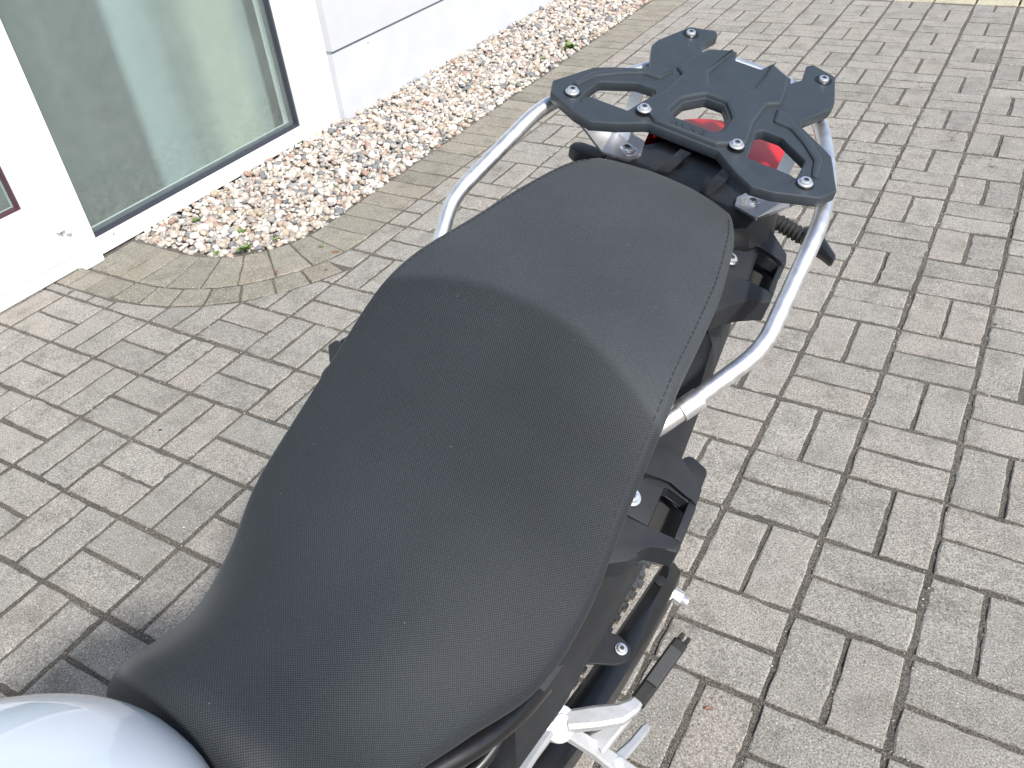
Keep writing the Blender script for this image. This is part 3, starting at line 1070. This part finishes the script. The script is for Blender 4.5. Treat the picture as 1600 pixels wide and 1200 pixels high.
# ---- tank
def tank():
    bm = bmesh.new()
    nu, nv = 96, 36
    XR, YR, ZR, YC, ZC, EX, TP = .17, .24, .16, -.905, .83, 2.4, .3
    rows = []
    for j in range(nv + 1):
        ph = math.pi / 2 - (math.pi / 2 + .6) * j / nv
        if j == 0:
            rows.append([bm.verts.new((0, YC, ZC + ZR))]); continue
        row = []
        for i in range(nu):
            a = 2 * math.pi * i / nu
            c, q = math.cos(a), math.sin(a)
            cc = math.copysign(abs(c) ** (2 / EX), c); ss = math.copysign(abs(q) ** (2 / EX), q)
            r = max(0, math.cos(ph)) ** .9 if ph > 0 else 1
            z = ZC + (ZR * math.sin(ph) if ph > 0 else .24 * math.sin(ph))
            row.append(bm.verts.new((XR * r * cc * (1 - TP * max(0, ss) * r), YC + (YR if ss > 0 else .33) * r * ss, z)))
        rows.append(row)
    for i in range(nu): bm.faces.new([rows[0][0], rows[1][i], rows[1][(i + 1) % nu]])
    for j in range(1, nv):
        for i in range(nu):
            bm.faces.new([rows[j][i], rows[j + 1][i], rows[j + 1][(i + 1) % nu], rows[j][(i + 1) % nu]])
    t = from_bm('fuel_tank', bm, M_PAINT, bike, 70)
    cyl('filler_cap', (0, -1.00, .968), (0, -1.002, .996), .036, M_GLOSSBLK, t, seg=32, bev=.003)
    return t
tank()

# ---- tail cover
def loft(name, secs, mat, parent, ang=35, cap=True):
    bm = bmesh.new()
    rr = [[bm.verts.new(p) for p in s] for s in secs]
    n = len(rr[0])
    for a, b in zip(rr[:-1], rr[1:]):
        for i in range(n): bm.faces.new([a[i], a[(i + 1) % n], b[(i + 1) % n], b[i]])
    if cap:
        bm.faces.new(rr[0]); bm.faces.new(list(reversed(rr[-1])))
    return from_bm(name, bm, mat, parent, ang)
def tail_sec(y, wt, zt, w, ze, zb):
    return [(-wt, y, zt), (wt, y, zt), ((wt + w) / 2, y, (zt + ze) / 2 + .004), (w, y, ze), (w - .004, y, ze - .02), (w * .7, y, zb), (-w * .7, y, zb), (-w + .004, y, ze - .02), (-w, y, ze), (-(wt + w) / 2, y, (zt + ze) / 2 + .004)]
tail = loft('tail_cover', [tail_sec(*a) for a in ((-.10, .055, .915, .075, .89, .80), (-.02, .060, .932, .078, .900, .81), (.004, .080, .936, .090, .920, .84), (.013, .090, .937, .100, .916, .86),
            (.045, .090, .937, .112, .910, .86), (.078, .082, .933, .106, .908, .86), (.150, .060, .924, .090, .895, .85), (.190, .045, .915, .070, .893, .855), (.215, .03, .905, .05, .888, .86))], M_PLASTIC, bike, 28)
box('latch_rib', (0.028, .075, .9365), (.014, .07, .004), M_PLASTIC, tail, .0015)
box('latch_rib', (-.028, .075, .9365), (.014, .07, .004), M_PLASTIC, tail, .0015)
# tail lamp: red lens wrapping the end of the tail
def lamp():
    bm = bmesh.new(); N_ = 24; rows = []
    for (s, z, inn) in ((.90, .936, 0), (1.0, .931, 0), (1.03, .915, 0), (.98, .885, 0), (.86, .872, 0)):
        row = []
        for i in range(N_ + 1):
            a = math.pi * i / N_
            row.append(bm.verts.new((.086 * s * math.cos(a), .130 + .125 * (s if s < 1 else s) * math.sin(a) ** .9, z - .010 * math.sin(a))))
        rows.append(row)
    for a, b in zip(rows[:-1], rows[1:]):
        for i in range(N_): bm.faces.new([a[i], a[i + 1], b[i + 1], b[i]])
    bm.faces.new(rows[0]); bm.faces.new(list(reversed(rows[-1])))
    l = from_bm('tail_lamp', bm, M_RED, bike, 50)
    box('lens_boss', (-.02, .232, .930), (.012, .018, .008), M_RED, l, .002)
    tube('lens_rim', [(.078 * math.cos(a), .130 + .112 * max(0, math.sin(a)) ** .9, .9285 - .009 * math.sin(a)) for a in [math.pi * k / 20 for k in range(21)]], .0016, M_RED, l, 0, 3)
lamp()

# ---- luggage rack plate
RKX = Vector((.999, .028, 0)).normalized(); RKY = Vector((0, .9935, .114)).normalized(); RKZ = RKX.cross(RKY).normalized(); RKY = RKZ.cross(RKX)
P0 = Vector((0, 0, 1.0122))
def RM(dz=0.0):
    p = P0 + RKZ * dz
    return Matrix(((RKX[0], RKY[0], RKZ[0], p[0]), (RKX[1], RKY[1], RKZ[1], p[1]), (RKX[2], RKY[2], RKZ[2], p[2]), (0, 0, 0, 1)))
half = [(.039, .000), (.066, -.021), (.089, -.034), (.110, -.030), (.1500, -.0115), (.1595, .009), (.1365, .060), (.121, .072), (.093, .091), (.089, .1005),
        (.107, .141), (.1065, .156), (.0895, .207), (.060, .217), (.0545, .209), (.061, .178), (.053, .163)]
half_top = [(.051, .172), (.021, .189), (.0155, .170)]
outline = half + half_top + mirror_x(half_top) + mirror_x(half)
sideh = [(.074, -.006), (.067, .010), (.058, .055), (.063, .0605), (.083, .0605), (.117, .0375), (.1195, .008), (.1165, -.008), (.102, -.0155), (.092, -.0145)]
centreh = [(.027, .031), (.020, .0235), (-.020, .0235), (-.027, .031), (-.0255, .057), (-.0105, .0785), (.0105, .0785), (.0255, .057)]
rack = plate('luggage_rack', [outline, sideh, mirror_x(sideh), centreh], .0115, M_RACK, bike, bev=.0016, M=RM(-.0060), rad=.0022, seg=1)
ledge = [(.0735, -.0075), (.0665, .0115), (.069, .0135), (.1125, .0125), (.1205, .009), (.1175, -.0095), (.102, -.017), (.092, -.016)]
for lp in (ledge, mirror_x(ledge)):
    plate('recess_ledge', [lp], .006, M_RACK, rack, bev=.001, M=RM(-.0075), rad=.002)
# raised body of the plate and its ribs
bodyh = [(.035, .0030), (.060, .024), (.0515, .060), (.050, .1015), (.062, .112), (.057, .140), (.0495, .166), (.0225, .1845), (.0265, .122), (.0155, .0985)]
chole2 = [(x * 1.12, (y - .051) * 1.06 + .051) for x, y in centreh]
plate('raised_body', [bodyh + mirror_x(bodyh), chole2], .010, M_RACK, rack, bev=.0038, M=RM(-.0008), rad=.003, seg=1)
armh = [(.066, .079), (.0845, .078), (.104, .062), (.124, .040), (.131, .014), (.138, .014), (.1325, .045), (.112, .069), (.090, .086), (.074, .099), (.060, .104)]
for lp in (armh, mirror_x(armh)):
    plate('raised_arm', [lp], .0070, M_RACK, rack, bev=.0028, M=RM(-.0006), rad=.003, seg=1)
# embossed lettering reading from the rear
fc = bpy.data.curves.new('tmp', 'FONT'); fc.body = 'BMW'; fc.size = .0128; fc.extrude = .0006; fc.align_x = 'CENTER'; fc.align_y = 'CENTER'; fc.space_character = 1.25; fc.offset = .0002
lt = curve_to_obj('lettering', fc, M_RACK, rack, RM(.0044) @ Matrix.Translation((.001, .0118, 0)) @ Matrix.Rotation(math.pi, 4, 'Z') @ Matrix.Diagonal((1.15, .85, 1, 1)))
# screws
def screw(p, nrm, r, parent, mat=M_SCREW, name='screw', sink=False):
    nrm = Vector(nrm).normalized(); p = Vector(p)
    bm = bmesh.new()
    bm_cyl(bm, p, p + nrm * .0012, r * 1.25, seg=24, bev=.0003)
    bm_cyl(bm, p + nrm * .0011, p + nrm * .0045, r, r * .86, seg=24, bev=.0008)
    s = from_bm(name, bm, mat, parent, 35)
    # star socket
    x = nrm.orthogonal().normalized(); y_ = nrm.cross(x)
    V = []
    for k in range(12):
        a = math.pi * k / 6; rr = r * (.52 if k % 2 == 0 else .34)
        V.append(p + nrm * .00475 + x * rr * math.cos(a) + y_ * rr * math.sin(a))
    V2 = [v - nrm * .0009 for v in V]
    mesh_py('socket', V + V2, [tuple(range(12))] + [(k, (k + 1) % 12, 12 + (k + 1) % 12, 12 + k) for k in range(12)], M_RECESS, s)
    return s
RN = RKZ
def rp(u, v, dz=0): return P0 + RKX * u + RKY * v + RKZ * dz
for u, v in ((.130, 0), (-.130, 0), (.052, .014), (-.052, .014)):
    screw(rp(u, v, .0012 if abs(u) > .1 else .0032), RN, .0060, rack)
    cyl('screw_well', rp(u, v, .0002), rp(u, v, .0010), .0088, M_GLOSSBLK, rack, seg=24)
for u, v in ((.081, .191), (-.081, .191)):
    screw(rp(u, v, -.0008), RN, .0058, rack)
    cyl('screw_well', rp(u, v, .0001), rp(u, v, .0006), .0092, M_GLOSSBLK, rack, seg=24)

# ---- silver luggage rail loop
halfR = [(.108, -.255, .872), (.142, -.222, .890), (.1755, -.148, .929), (.161, -.014, .986), (.144, .060, .993), (.104, .145, 1.002), (.070, .190, 1.008), (.040, .207, 1.011)]
loop = halfR + [(-x, y, z) for x, y, z in reversed(halfR)]
radl = [.02, .012, .024, .026, .034, .04, .04, .04]; radl = radl + radl[::-1]
rail = tube('luggage_rail', loop, .0082, M_TUBE, bike, rad=radl, seg=8, n=10)
for s in (-1, 1):
    cyl('rail_ferrule', (s * .150, -.208, .898), (s * .141, -.226, .889), .0105, M_TUBE, rail, seg=20, bev=.001)
    tube('rail_mount', [(s * .141, -.226, .889), (s * .132, -.243, .878), (s * .118, -.262, .862), (s * .104, -.270, .850)], .0088, M_ALU, rail, .01, 5)
    cyl('mount_lug', (s * .122, -.262, .858), (s * .122, -.262, .871), .015, M_ALU, rail, seg=20, bev=.002)

# ---- aluminium brackets between tail and rail
def bracket(s):
    # foot plate with bolt, then a wing folding up and outwards to the rail
    foot = [(.060, .054, .942), (.065, .036, .942), (.094, .022, .947), (.104, .062, .951), (.094, .080, .950), (.070, .082, .945)]
    wing = [(.094, .022, .947), (.104, .062, .951), (.131, .056, .989), (.124, .000, .987)]
    bm = bmesh.new()
    def solid(pl, n):
        n = Vector(n).normalized() * .0028
        a = [bm.verts.new((s * p[0], p[1], p[2])) for p in pl]
        b = [bm.verts.new((s * (p[0] - n.x), p[1] - n.y, p[2] - n.z)) for p in pl]
        bm.faces.new(a); bm.faces.new(list(reversed(b)))
        for i in range(len(pl)):
            j = (i + 1) % len(pl); bm.faces.new([a[i], b[i], b[j], a[j]])
    solid(foot, (-.10, 0, 1)); solid(wing, (-.85, 0, .5))
    o = from_bm('rack_bracket', bm, M_ALU, bike, 20)
    strap = [(.084, .066, .945), (.099, .064, .945), (.100, .084, 1.008), (.086, .086, 1.008)]
    bm = bmesh.new(); solid(strap, (0, -.8, .6)); from_bm('bracket_strap', bm, M_ALU, o, 20)
    screw((s * .078, .052, .9435), (-.06 * s, 0, 1), .0085, o, name='bolt')
    cyl('washer', (s * .078, .052, .9425), (s * .078, .052, .9445), .0125, M_SCREW, o, seg=24, bev=.0005)
for s in (-1, 1): bracket(s)

# ---- side tail panels with the two hand grips each side
def prism(name, top, dz, mat, parent, inset=.0, bev=.003):
    """extruded polygon with top vertices at their own heights, pushed down by dz"""
    bm = bmesh.new()
    n = len(top)
    A_ = np.array([[p[0], p[1], 1] for p in top]); k_ = np.linalg.lstsq(A_, np.array([p[2] for p in top]), rcond=None)[0]
    top = [(p[0], p[1], float(k_[0] * p[0] + k_[1] * p[1] + k_[2])) for p in top]
    c = Vector([sum(p[k] for p in top) / n for k in range(3)])
    a = [bm.verts.new(p) for p in top]
    b = [bm.verts.new(((p[0] - c.x) * (1 - inset) + c.x, (p[1] - c.y) * (1 - inset) + c.y, p[2] - dz)) for p in top]
    bm.faces.new(a); bm.faces.new(list(reversed(b)))
    for i in range(n): bm.faces.new([a[i], b[i], b[(i + 1) % n], a[(i + 1) % n]])
    if bev:
        bmesh.ops.bevel(bm, geom=list(bm.edges), offset=bev, segments=2, profile=.6, affect='EDGES', clamp_overlap=True)
    return from_bm(name, bm, mat, parent, 32)
# outlines of the two moulded hand grips (bike coordinates, left side)
GL_REAR = [(0.1333, -0.2743, 0.844), (0.1275, -0.241, 0.8457), (0.142, -0.2233, 0.8414), (0.1586, -0.2261, 0.8364), (0.185, -0.2353, 0.8285), (0.188, -0.2396, 0.8276), (0.1913, -0.2587, 0.8266), (0.1817, -0.2559, 0.8295), (0.162, -0.2557, 0.8354), (0.1527, -0.2596, 0.8382)]
GL_LIP = [(0.1358, -0.2702, 0.8373), (0.1536, -0.255, 0.8319), (0.1619, -0.2522, 0.8294), (0.1819, -0.2527, 0.8234), (0.1905, -0.2548, 0.8208), (0.1878, -0.2577, 0.8217), (0.1814, -0.2579, 0.8236), (0.1626, -0.2594, 0.8292), (0.1397, -0.2771, 0.8361)]
GL_LUG = [(0.1573, -0.2237, 0.8288), (0.1577, -0.2164, 0.8287), (0.16, -0.211, 0.828), (0.1645, -0.2077, 0.8266), (0.1803, -0.2092, 0.8219), (0.183, -0.213, 0.8211), (0.1859, -0.2319, 0.8202), (0.175, -0.2351, 0.8235)]
GL_BLOCK = [(0.1338, -0.2859, 0.8429), (0.1403, -0.2804, 0.8409), (0.1597, -0.2653, 0.8351), (0.1676, -0.3116, 0.8327), (0.1457, -0.3173, 0.8393)]
GL_WELL = [(0.151, -0.2349, 0.8037), (0.182, -0.2255, 0.7944), (0.1908, -0.2775, 0.7917), (0.1632, -0.2902, 0.8)]
GL_BAR = [(0.1831, -0.2552, 0.8261), (0.1919, -0.2561, 0.8234), (0.198, -0.2996, 0.8216), (0.1901, -0.3017, 0.824)]
GL_FRONT = [(0.1414, -0.3209, 0.8416), (0.1463, -0.3186, 0.8401), (0.1681, -0.3131, 0.8336), (0.1899, -0.3044, 0.827), (0.1976, -0.3013, 0.8247), (0.1996, -0.3057, 0.8241), (0.1997, -0.3141, 0.8241), (0.1899, -0.3187, 0.827), (0.1771, -0.3263, 0.8309), (0.1735, -0.3329, 0.832), (0.1745, -0.3433, 0.8317), (0.171, -0.3535, 0.8327), (0.160, -0.3680, 0.8360), (0.138, -0.3740, 0.8426), (0.122, -0.3500, 0.8474), (0.125, -0.3250, 0.8465)]
GU_REAR = [(0.0759, 0.0013, 0.9242), (0.0659, 0.0483, 0.9272), (0.0911, 0.0723, 0.9197), (0.0988, 0.0695, 0.9174), (0.1336, 0.0476, 0.9069), (0.1389, 0.0342, 0.9053), (0.1371, 0.026, 0.9059), (0.1221, 0.0309, 0.9104), (0.1063, 0.0269, 0.9151), (0.0842, 0.0098, 0.9217)]
GU_LIP = [(0.077, 0.0076, 0.9179), (0.1057, 0.0332, 0.9093), (0.1217, 0.0372, 0.9045), (0.136, 0.0323, 0.9002), (0.133, 0.028, 0.9011), (0.1093, 0.023, 0.9082), (0.0817, -0.002, 0.9165)]
GU_BLOCK = [(0.0766, -0.0149, 0.921), (0.1096, 0.0199, 0.9111), (0.1196, -0.0286, 0.9081), (0.0905, -0.0512, 0.9169)]
GU_WELL = [(0.1001, 0.0587, 0.887), (0.1282, 0.0714, 0.8785), (0.1367, 0.0153, 0.876), (0.1126, 0.0038, 0.8832)]
GU_BAR = [(0.1333, 0.0259, 0.904), (0.1374, 0.0291, 0.9028), (0.1474, -0.0207, 0.8998), (0.14, -0.0198, 0.902)]
GU_FRONT = [(0.0914, -0.0551, 0.9196), (0.1023, -0.0449, 0.9163), (0.1209, -0.0318, 0.9107), (0.1405, -0.0246, 0.9048), (0.1479, -0.0247, 0.9026), (0.1499, -0.039, 0.902), (0.139, -0.0518, 0.9053), (0.1287, -0.0676, 0.9084), (0.1208, -0.0855, 0.9107), (0.1146, -0.1059, 0.9126), (0.1091, -0.1101, 0.9143)]
def side(s):
    def S(pts): return [(s * p[0], p[1], p[2]) for p in (pts if s > 0 else list(reversed(pts)))]
    # long panel under the seat edge
    panel_secs = []
    for (y, xt, zt, xb, zb) in ((.10, .078, .850, .088, .775), (.03, .080, .850, .110, .775), (-.04, .090, .850, .123, .778), (-.09, .120, .862, .132, .780), (-.17, .140, .860, .143, .782),
                                (-.24, .150, .828, .160, .742), (-.31, .156, .822, .168, .700), (-.355, .156, .806, .167, .685), (-.40, .142, .760, .158, .675), (-.44, .120, .715, .130, .665)):
        panel_secs.append([(s * xt * .8, y, zt), (s * xt, y, zt), (s * (xt + xb) / 2 + s * .006, y, (zt + zb) / 2 + .01), (s * xb, y, zb + .006), (s * (xb - .01), y, zb), (s * xb * .6, y, zb)])
    pn = loft('side_panel', panel_secs, M_GREYPL, bike, 30)
    # lower grip (beside the rider's seat)
    g = prism('hand_grip', S(GL_REAR), .022, M_GREYPL, bike, 0, .0022)
    prism('grip_lip', S(GL_LIP), .012, M_GREYPL, g, 0, .0008)
    prism('mount_lug', S(GL_LUG), .016, M_PLASTIC, g, .04, .003)
    prism('bolt_block', S(GL_BLOCK), .034, M_GREYPL, g, 0, .0012)
    prism('grip_well', S(GL_WELL), .012, M_RUBBER, g, 0, 0)
    prism('grip_bar', S(GL_BAR), .020, M_GREYPL, g, 0, .0030)
    prism('grip_cover', S(GL_FRONT), .024, M_GREYPL, g, .03, .0026)
    screw((s * .1415, -.299, .8402), (.29 * s, 0, 1), .0078, g, name='bolt')
    cyl('bolt_recess', (s * .1413, -.299, .8396), (s * .1416, -.299, .8408), .0105, M_RECESS, g, seg=20)
    # upper grip (beside the passenger seat)
    g = prism('hand_grip', S(GU_REAR), .024, M_GREYPL, bike, 0, .0025)
    prism('grip_lip', S(GU_LIP), .012, M_GREYPL, g, 0, .0008)
    prism('bolt_block', S(GU_BLOCK), .030, M_GREYPL, g, 0, .0012)
    prism('grip_well', S(GU_WELL), .012, M_RUBBER, g, 0, 0)
    prism('grip_bar', S(GU_BAR), .022, M_GREYPL, g, 0, .0025)
    prism('grip_cover', S(GU_FRONT), .026, M_GREYPL, g, .03, .0026)
    screw((s * .0925, -.0215, .9170), (.29 * s, 0, 1), .0068, g, name='bolt')
    cyl('bolt_recess', (s * .0925, -.0215, .9162), (s * .0927, -.0215, .9174), .0095, M_RECESS, g, seg=20)
    # lower frame cover running down towards the footrest
    secs = []
    for (y, x, z) in ((-.16, .150, .640), (-.215, .160, .640), (-.27, .164, .640), (-.33, .166, .635), (-.40, .170, .628), (-.47, .166, .615)):
        secs.append([(s * (x - .05), y, z + .10), (s * (x - .012), y, z + .075), (s * (x - .002), y, z + .012), (s * x, y, z), (s * (x - .014), y, z - .035), (s * (x - .06), y, z - .05)])
    loft('frame_cover', secs, M_GREYPL, bike, 30)
    # turn signal on a ribbed rubber stalk
    st = tube('turn_signal', [(s * .045, .400, .728), (s * .075, .395, .728), (s * .100, .388, .727)], .0105, M_RUBBER, bike, .01, 5)
    for k in range(6):
        x = .052 + k * .0075
        cyl('stalk_rib', (s * x, .399 - k * .0018, .728), (s * (x + .003), .3985 - k * .0018, .728), .0128, M_RUBBER, st, seg=18, bev=.0008)
    loft('signal_housing', [[(s * x, y + dy * w, z + dz * h) for dy, dz in ((-1, 0), (-.7, .8), (0, 1), (.7, .8), (1, 0), (.6, -.8), (0, -1), (-.6, -.8))]
                            for x, y, z, w, h in ((.088, .395, .728, .011, .010), (.098, .392, .730, .019, .014), (.118, .384, .729, .018, .015), (.136, .374, .727, .013, .011), (.150, .366, .725, .010, .009), (.153, .364, .725, .006, .006))], M_GLOSSBLK, st, 40)
for s in (-1, 1): side(s)
prism('side_clip', [(-.160, -.375, .750), (-.203, -.372, .750), (-.203, -.345, .752), (-.160, -.330, .755)], .02, M_PLASTIC, bike, 0, .003)
prism('tail_ear', [(-.095, .052, .934), (-.095, .030, .934), (-.128, .026, .932), (-.1415, .034, .931), (-.1415, .046, .931), (-.134, .052, .931)], .016, M_PLASTIC, tail, 0, .004)
# number plate carrier below the tail
loft('plate_carrier', [[(-w, y, z), (w, y, z), (w * .9, y + .01, z - t), (-w * .9, y + .01, z - t)] for y, z, w, t in ((.12, .855, .05, .03), (.20, .84, .045, .03), (.30, .79, .04, .025), (.40, .735, .045, .02), (.44, .66, .05, .02))], M_PLASTIC, bike, 40)

# ---- inner frame, engine mass
loft('inner_frame', [[(-w, y, zt), (w, y, zt), (w * .8, y, zb), (-w * .8, y, zb)] for y, w, zt, zb in ((.14, .07, .86, .80), (-.05, .09, .88, .74), (-.2, .10, .85, .66), (-.35, .105, .78, .55), (-.5, .10, .72, .42), (-.7, .09, .74, .34))], M_DARK, bike, 40)
loft('engine', [[(-w, y, zt), (w, y, zt), (w * 1.15, y, (zt + zb) / 2), (w * .8, y, zb), (-w * .8, y, zb), (-w * 1.15, y, (zt + zb) / 2)] for y, w, zt, zb in ((-.42, .08, .52, .28), (-.55, .13, .58, .24), (-.75, .15, .62, .22), (-.95, .14, .64, .24), (-1.02, .09, .60, .3))], M_DARK, bike, 40)
# lacquered frame tubes visible below the seat
for s in (-1, 1):
    ki = 1 if s > 0 else .84
    tube('frame_tube', [(s * .140, -.22, .60), (s * .148 * ki, -.32, .632), (s * .150 * ki, -.389, .669), (s * .150 * ki, -.486, .719), (s * .100 * ki, -.60, .725)], .0098, M_GLOSSBLK, bike, .05, 6)
    ft = tube('frame_tube', [(s * .141, -.452, .650), (s * .139, -.500, .640), (s * .11, -.56, .630)], .0065, M_GLOSSBLK, bike, .02, 6)
    cyl('tube_end', (s * .141, -.450, .650), (s * .1405, -.460, .648), .0078, M_SCREW, ft, seg=18, bev=.001)

# ---- swingarm, chain, axle (left side of the machine)
sw = loft('swingarm', [[(x - w, y, z), (x - w * .7, y, z + h * .8), (x, y, z + h), (x + w * .75, y, z + h * .75), (x + w, y, z), (x + w * .8, y, z - h), (x - w * .8, y, z - h)]
                       for x, y, z, w, h in ((.160, .035, .315, .010, .022), (.162, .020, .320, .018, .034), (.166, -.03, .330, .021, .038), (.169, -.12, .350, .023, .036), (.171, -.22, .375, .024, .034), (.170, -.34, .405, .026, .034), (.160, -.46, .43, .03, .036), (.14, -.60, .44, .03, .03))], M_GLOSSBLK, bike, 50)
loft('swingarm', [[(-.15 + dx, y, z + dz) for dx, dz in ((-.02, -.03), (.02, -.03), (.02, .03), (-.02, .03))] for y, z in ((.03, .32), (-.2, .37), (-.6, .44))], M_GLOSSBLK, bike, 50)
cyl('axle_nut', (.170, -.008, .325), (.197, -.008, .325), .012, M_SCREW, sw, seg=6, bev=.001)
cyl('axle_stub', (.195, -.008, .325), (.207, -.008, .325), .0075, M_SCREW, sw, seg=16, bev=.001)
cyl('adjuster_cap', (.160, -.03, .366), (.160, -.03, .3695), .009, M_PLASTIC, sw, seg=20, bev=.001)
bm = bmesh.new()
for k in range(44):
    t = k / 43
    for dz in (.0, -.055):
        bm_box(bm, (.128 + (.004 if k % 2 else 0), -.02 - t * .52, .392 + dz + t * .035 * (1 if dz == 0 else -.2)), (.013, .0105, .009), None, .0)
ch = from_bm('chain', bm, M_CHAIN, bike, 30); ch['kind'] = 'stuff'
gd = plate('chain_guard', [[(.0, 0), (.020, .012), (.040, .010), (.047, -.004), (.040, -.020), (.012, -.052), (-.012, -.150), (-.030, -.150), (-.018, -.06)]], .004, M_PLASTIC, bike, .001,
           Matrix.Translation((.146, -.228, .500)) @ Matrix.Rotation(R(8), 4, 'Y') @ Matrix.Rotation(R(-12), 4, 'Z'), .006)
screw((.176, -.236, .4995), (.1, 0, 1), .0062, gd)

# ---- silver footrest carrier with folded passenger peg
def footrest(s):
    def S(p): return (s * p[0], p[1], p[2])
    hub = cyl('footrest_carrier', S((.146, -.358, .484)), S((.1665, -.362, .5125)), .0205, M_CAST, bike, seg=28, bev=.003)
    cyl('hub_recess', S((.1640, -.3615, .509)), S((.1680, -.3625, .5145)), .0115, M_CAST, hub, seg=24, bev=.0025)
    bar('carrier_arm', [S((.170, -.352, .505)), S((.194, -.332, .511)), S((.214, -.314, .514)), S((.2215, -.298, .514)), S((.2245, -.270, .512))], [(.022, .020), (.024, .018), (.022, .018), (.017, .017), (.010, .013)], M_CAST, hub)
    bar('carrier_arm', [S((.157, -.372, .503)), S((.157, -.410, .522)), S((.158, -.450, .545)), S((.148, -.54, .60))], [(.018, .018), (.018, .016), (.021, .018), (.024, .02)], M_CAST, hub)
    bar('carrier_arm', [S((.168, -.360, .499)), S((.203, -.342, .465)), S((.238, -.330, .436)), S((.276, -.316, .400))], [(.016, .014), (.018, .012), (.022, .012), (.026, .014)], M_CAST, hub)
    bar('carrier_web', [S((.2225, -.300, .494)), S((.215, -.316, .474)), S((.207, -.334, .462))], [(.010, .010), (.016, .012), (.026, .012)], M_CAST, hub)
    bar('carrier_prong', [S((.232, -.326, .425)), S((.239, -.288, .408)), S((.243, -.254, .395)), S((.2445, -.246, .392))], [(.016, .014), (.012, .012), (.012, .012), (.008, .008)], M_CAST, hub)
    cyl('pivot_bolt', S((.238, -.330, .442)), S((.2395, -.330, .4445)), .008, M_SCREW, hub, seg=18, bev=.001)
    pg = bar('footpeg', [S((.2235, -.290, .515)), S((.226, -.262, .517)), S((.2300, -.212, .520)), S((.2312, -.198, .520))], [(.018, .016)] * 4, M_RUBBER, hub)
    bar('peg_pad', [S((.2262, -.268, .527)), S((.2303, -.214, .530))], [(.0150, .006)] * 2, M_PAD, pg)
    bar('peg_tip', [S((.2278, -.199, .5265)), S((.2290, -.190, .5265))], [(.005, .010)] * 2, M_RUBBER, pg)
    bar('peg_tip', [S((.2365, -.199, .5245)), S((.2375, -.190, .5245))], [(.005, .010)] * 2, M_RUBBER, pg)
for s in (-1, 1): footrest(s)

# ---- wheels
def wheel(y, z, rad, wid):
    bm = bmesh.new(); n, m_ = 48, 14; rows = []
    for i in range(n):
        a = 2 * math.pi * i / n; row = []
        for k in range(m_):
            b = 2 * math.pi * k / m_
            rr = rad - .055 + .055 * math.cos(b); x = wid * math.sin(b) * (1 if math.cos(b) > -.3 else .75)
            row.append(bm.verts.new((x, y + rr * math.cos(a), z + rr * math.sin(a))))
        rows.append(row)
    for i in range(n):
        for k in range(m_):
            bm.faces.new([rows[i][k], rows[(i + 1) % n][k], rows[(i + 1) % n][(k + 1) % m_], rows[i][(k + 1) % m_]])
    w = from_bm('wheel', bm, M_RUBBER, bike, 40)
    P = [(0, y + (rad - .115) * math.cos(2 * math.pi * k / 40), z + (rad - .115) * math.sin(2 * math.pi * k / 40)) for k in range(40)]
    tube('rim', P, .014, M_GLOSSBLK, w, 0, 4, True)
    cyl('hub', (-.05, y, z), (.05, y, z), .04, M_DARK, w, seg=24, bev=.003)
    bm = bmesh.new()
    for k in range(20):
        a = 2 * math.pi * k / 20
        bm_cyl(bm, (.03 * (-1) ** k, y, z), (0, y + (rad - .12) * math.cos(a), z + (rad - .12) * math.sin(a)), .0022, seg=6)
    from_bm('spokes', bm, M_SCREW, w, 40)
wheel(-.035, .335, .335, .070)
wheel(-1.61, .345, .345, .050)
for s in (-1, 1):
    tube('fork_leg', [(s * .10, -1.62, .33), (s * .10, -1.30, .98)], .024, M_DARK, bike, 0, 6)
tube('handlebar', [(-.34, -1.30, 1.05), (-.24, -1.34, 1.07), (-.10, -1.36, 1.04), (.10, -1.36, 1.04), (.24, -1.34, 1.07), (.34, -1.30, 1.05)], .011, M_GLOSSBLK, bike, .05, 5)
loft('front_fairing', [[(-w, y, z), (0, y - .02, z + h), (w, y, z), (w * .7, y, z - .2), (-w * .7, y, z - .2)] for y, z, w, h in ((-1.15, .90, .13, .05), (-1.30, .95, .14, .05), (-1.42, .92, .10, .02))], M_PAINT, bike, 40)
loft('engine_shroud', [[(-w, y, zt), (w, y, zt), (w * 1.05, y, zb), (-w * 1.05, y, zb)] for y, w, zt, zb in ((-.76, .11, .72, .56), (-.9, .15, .72, .54), (-1.15, .16, .74, .5), (-1.25, .12, .74, .56))], M_PLASTIC, bike, 40)
tube('side_stand', [(.10, -.55, .34), (.19, -.60, .18), (.262, -.64, .062)], .011, M_GLOSSBLK, bike, .02, 5)
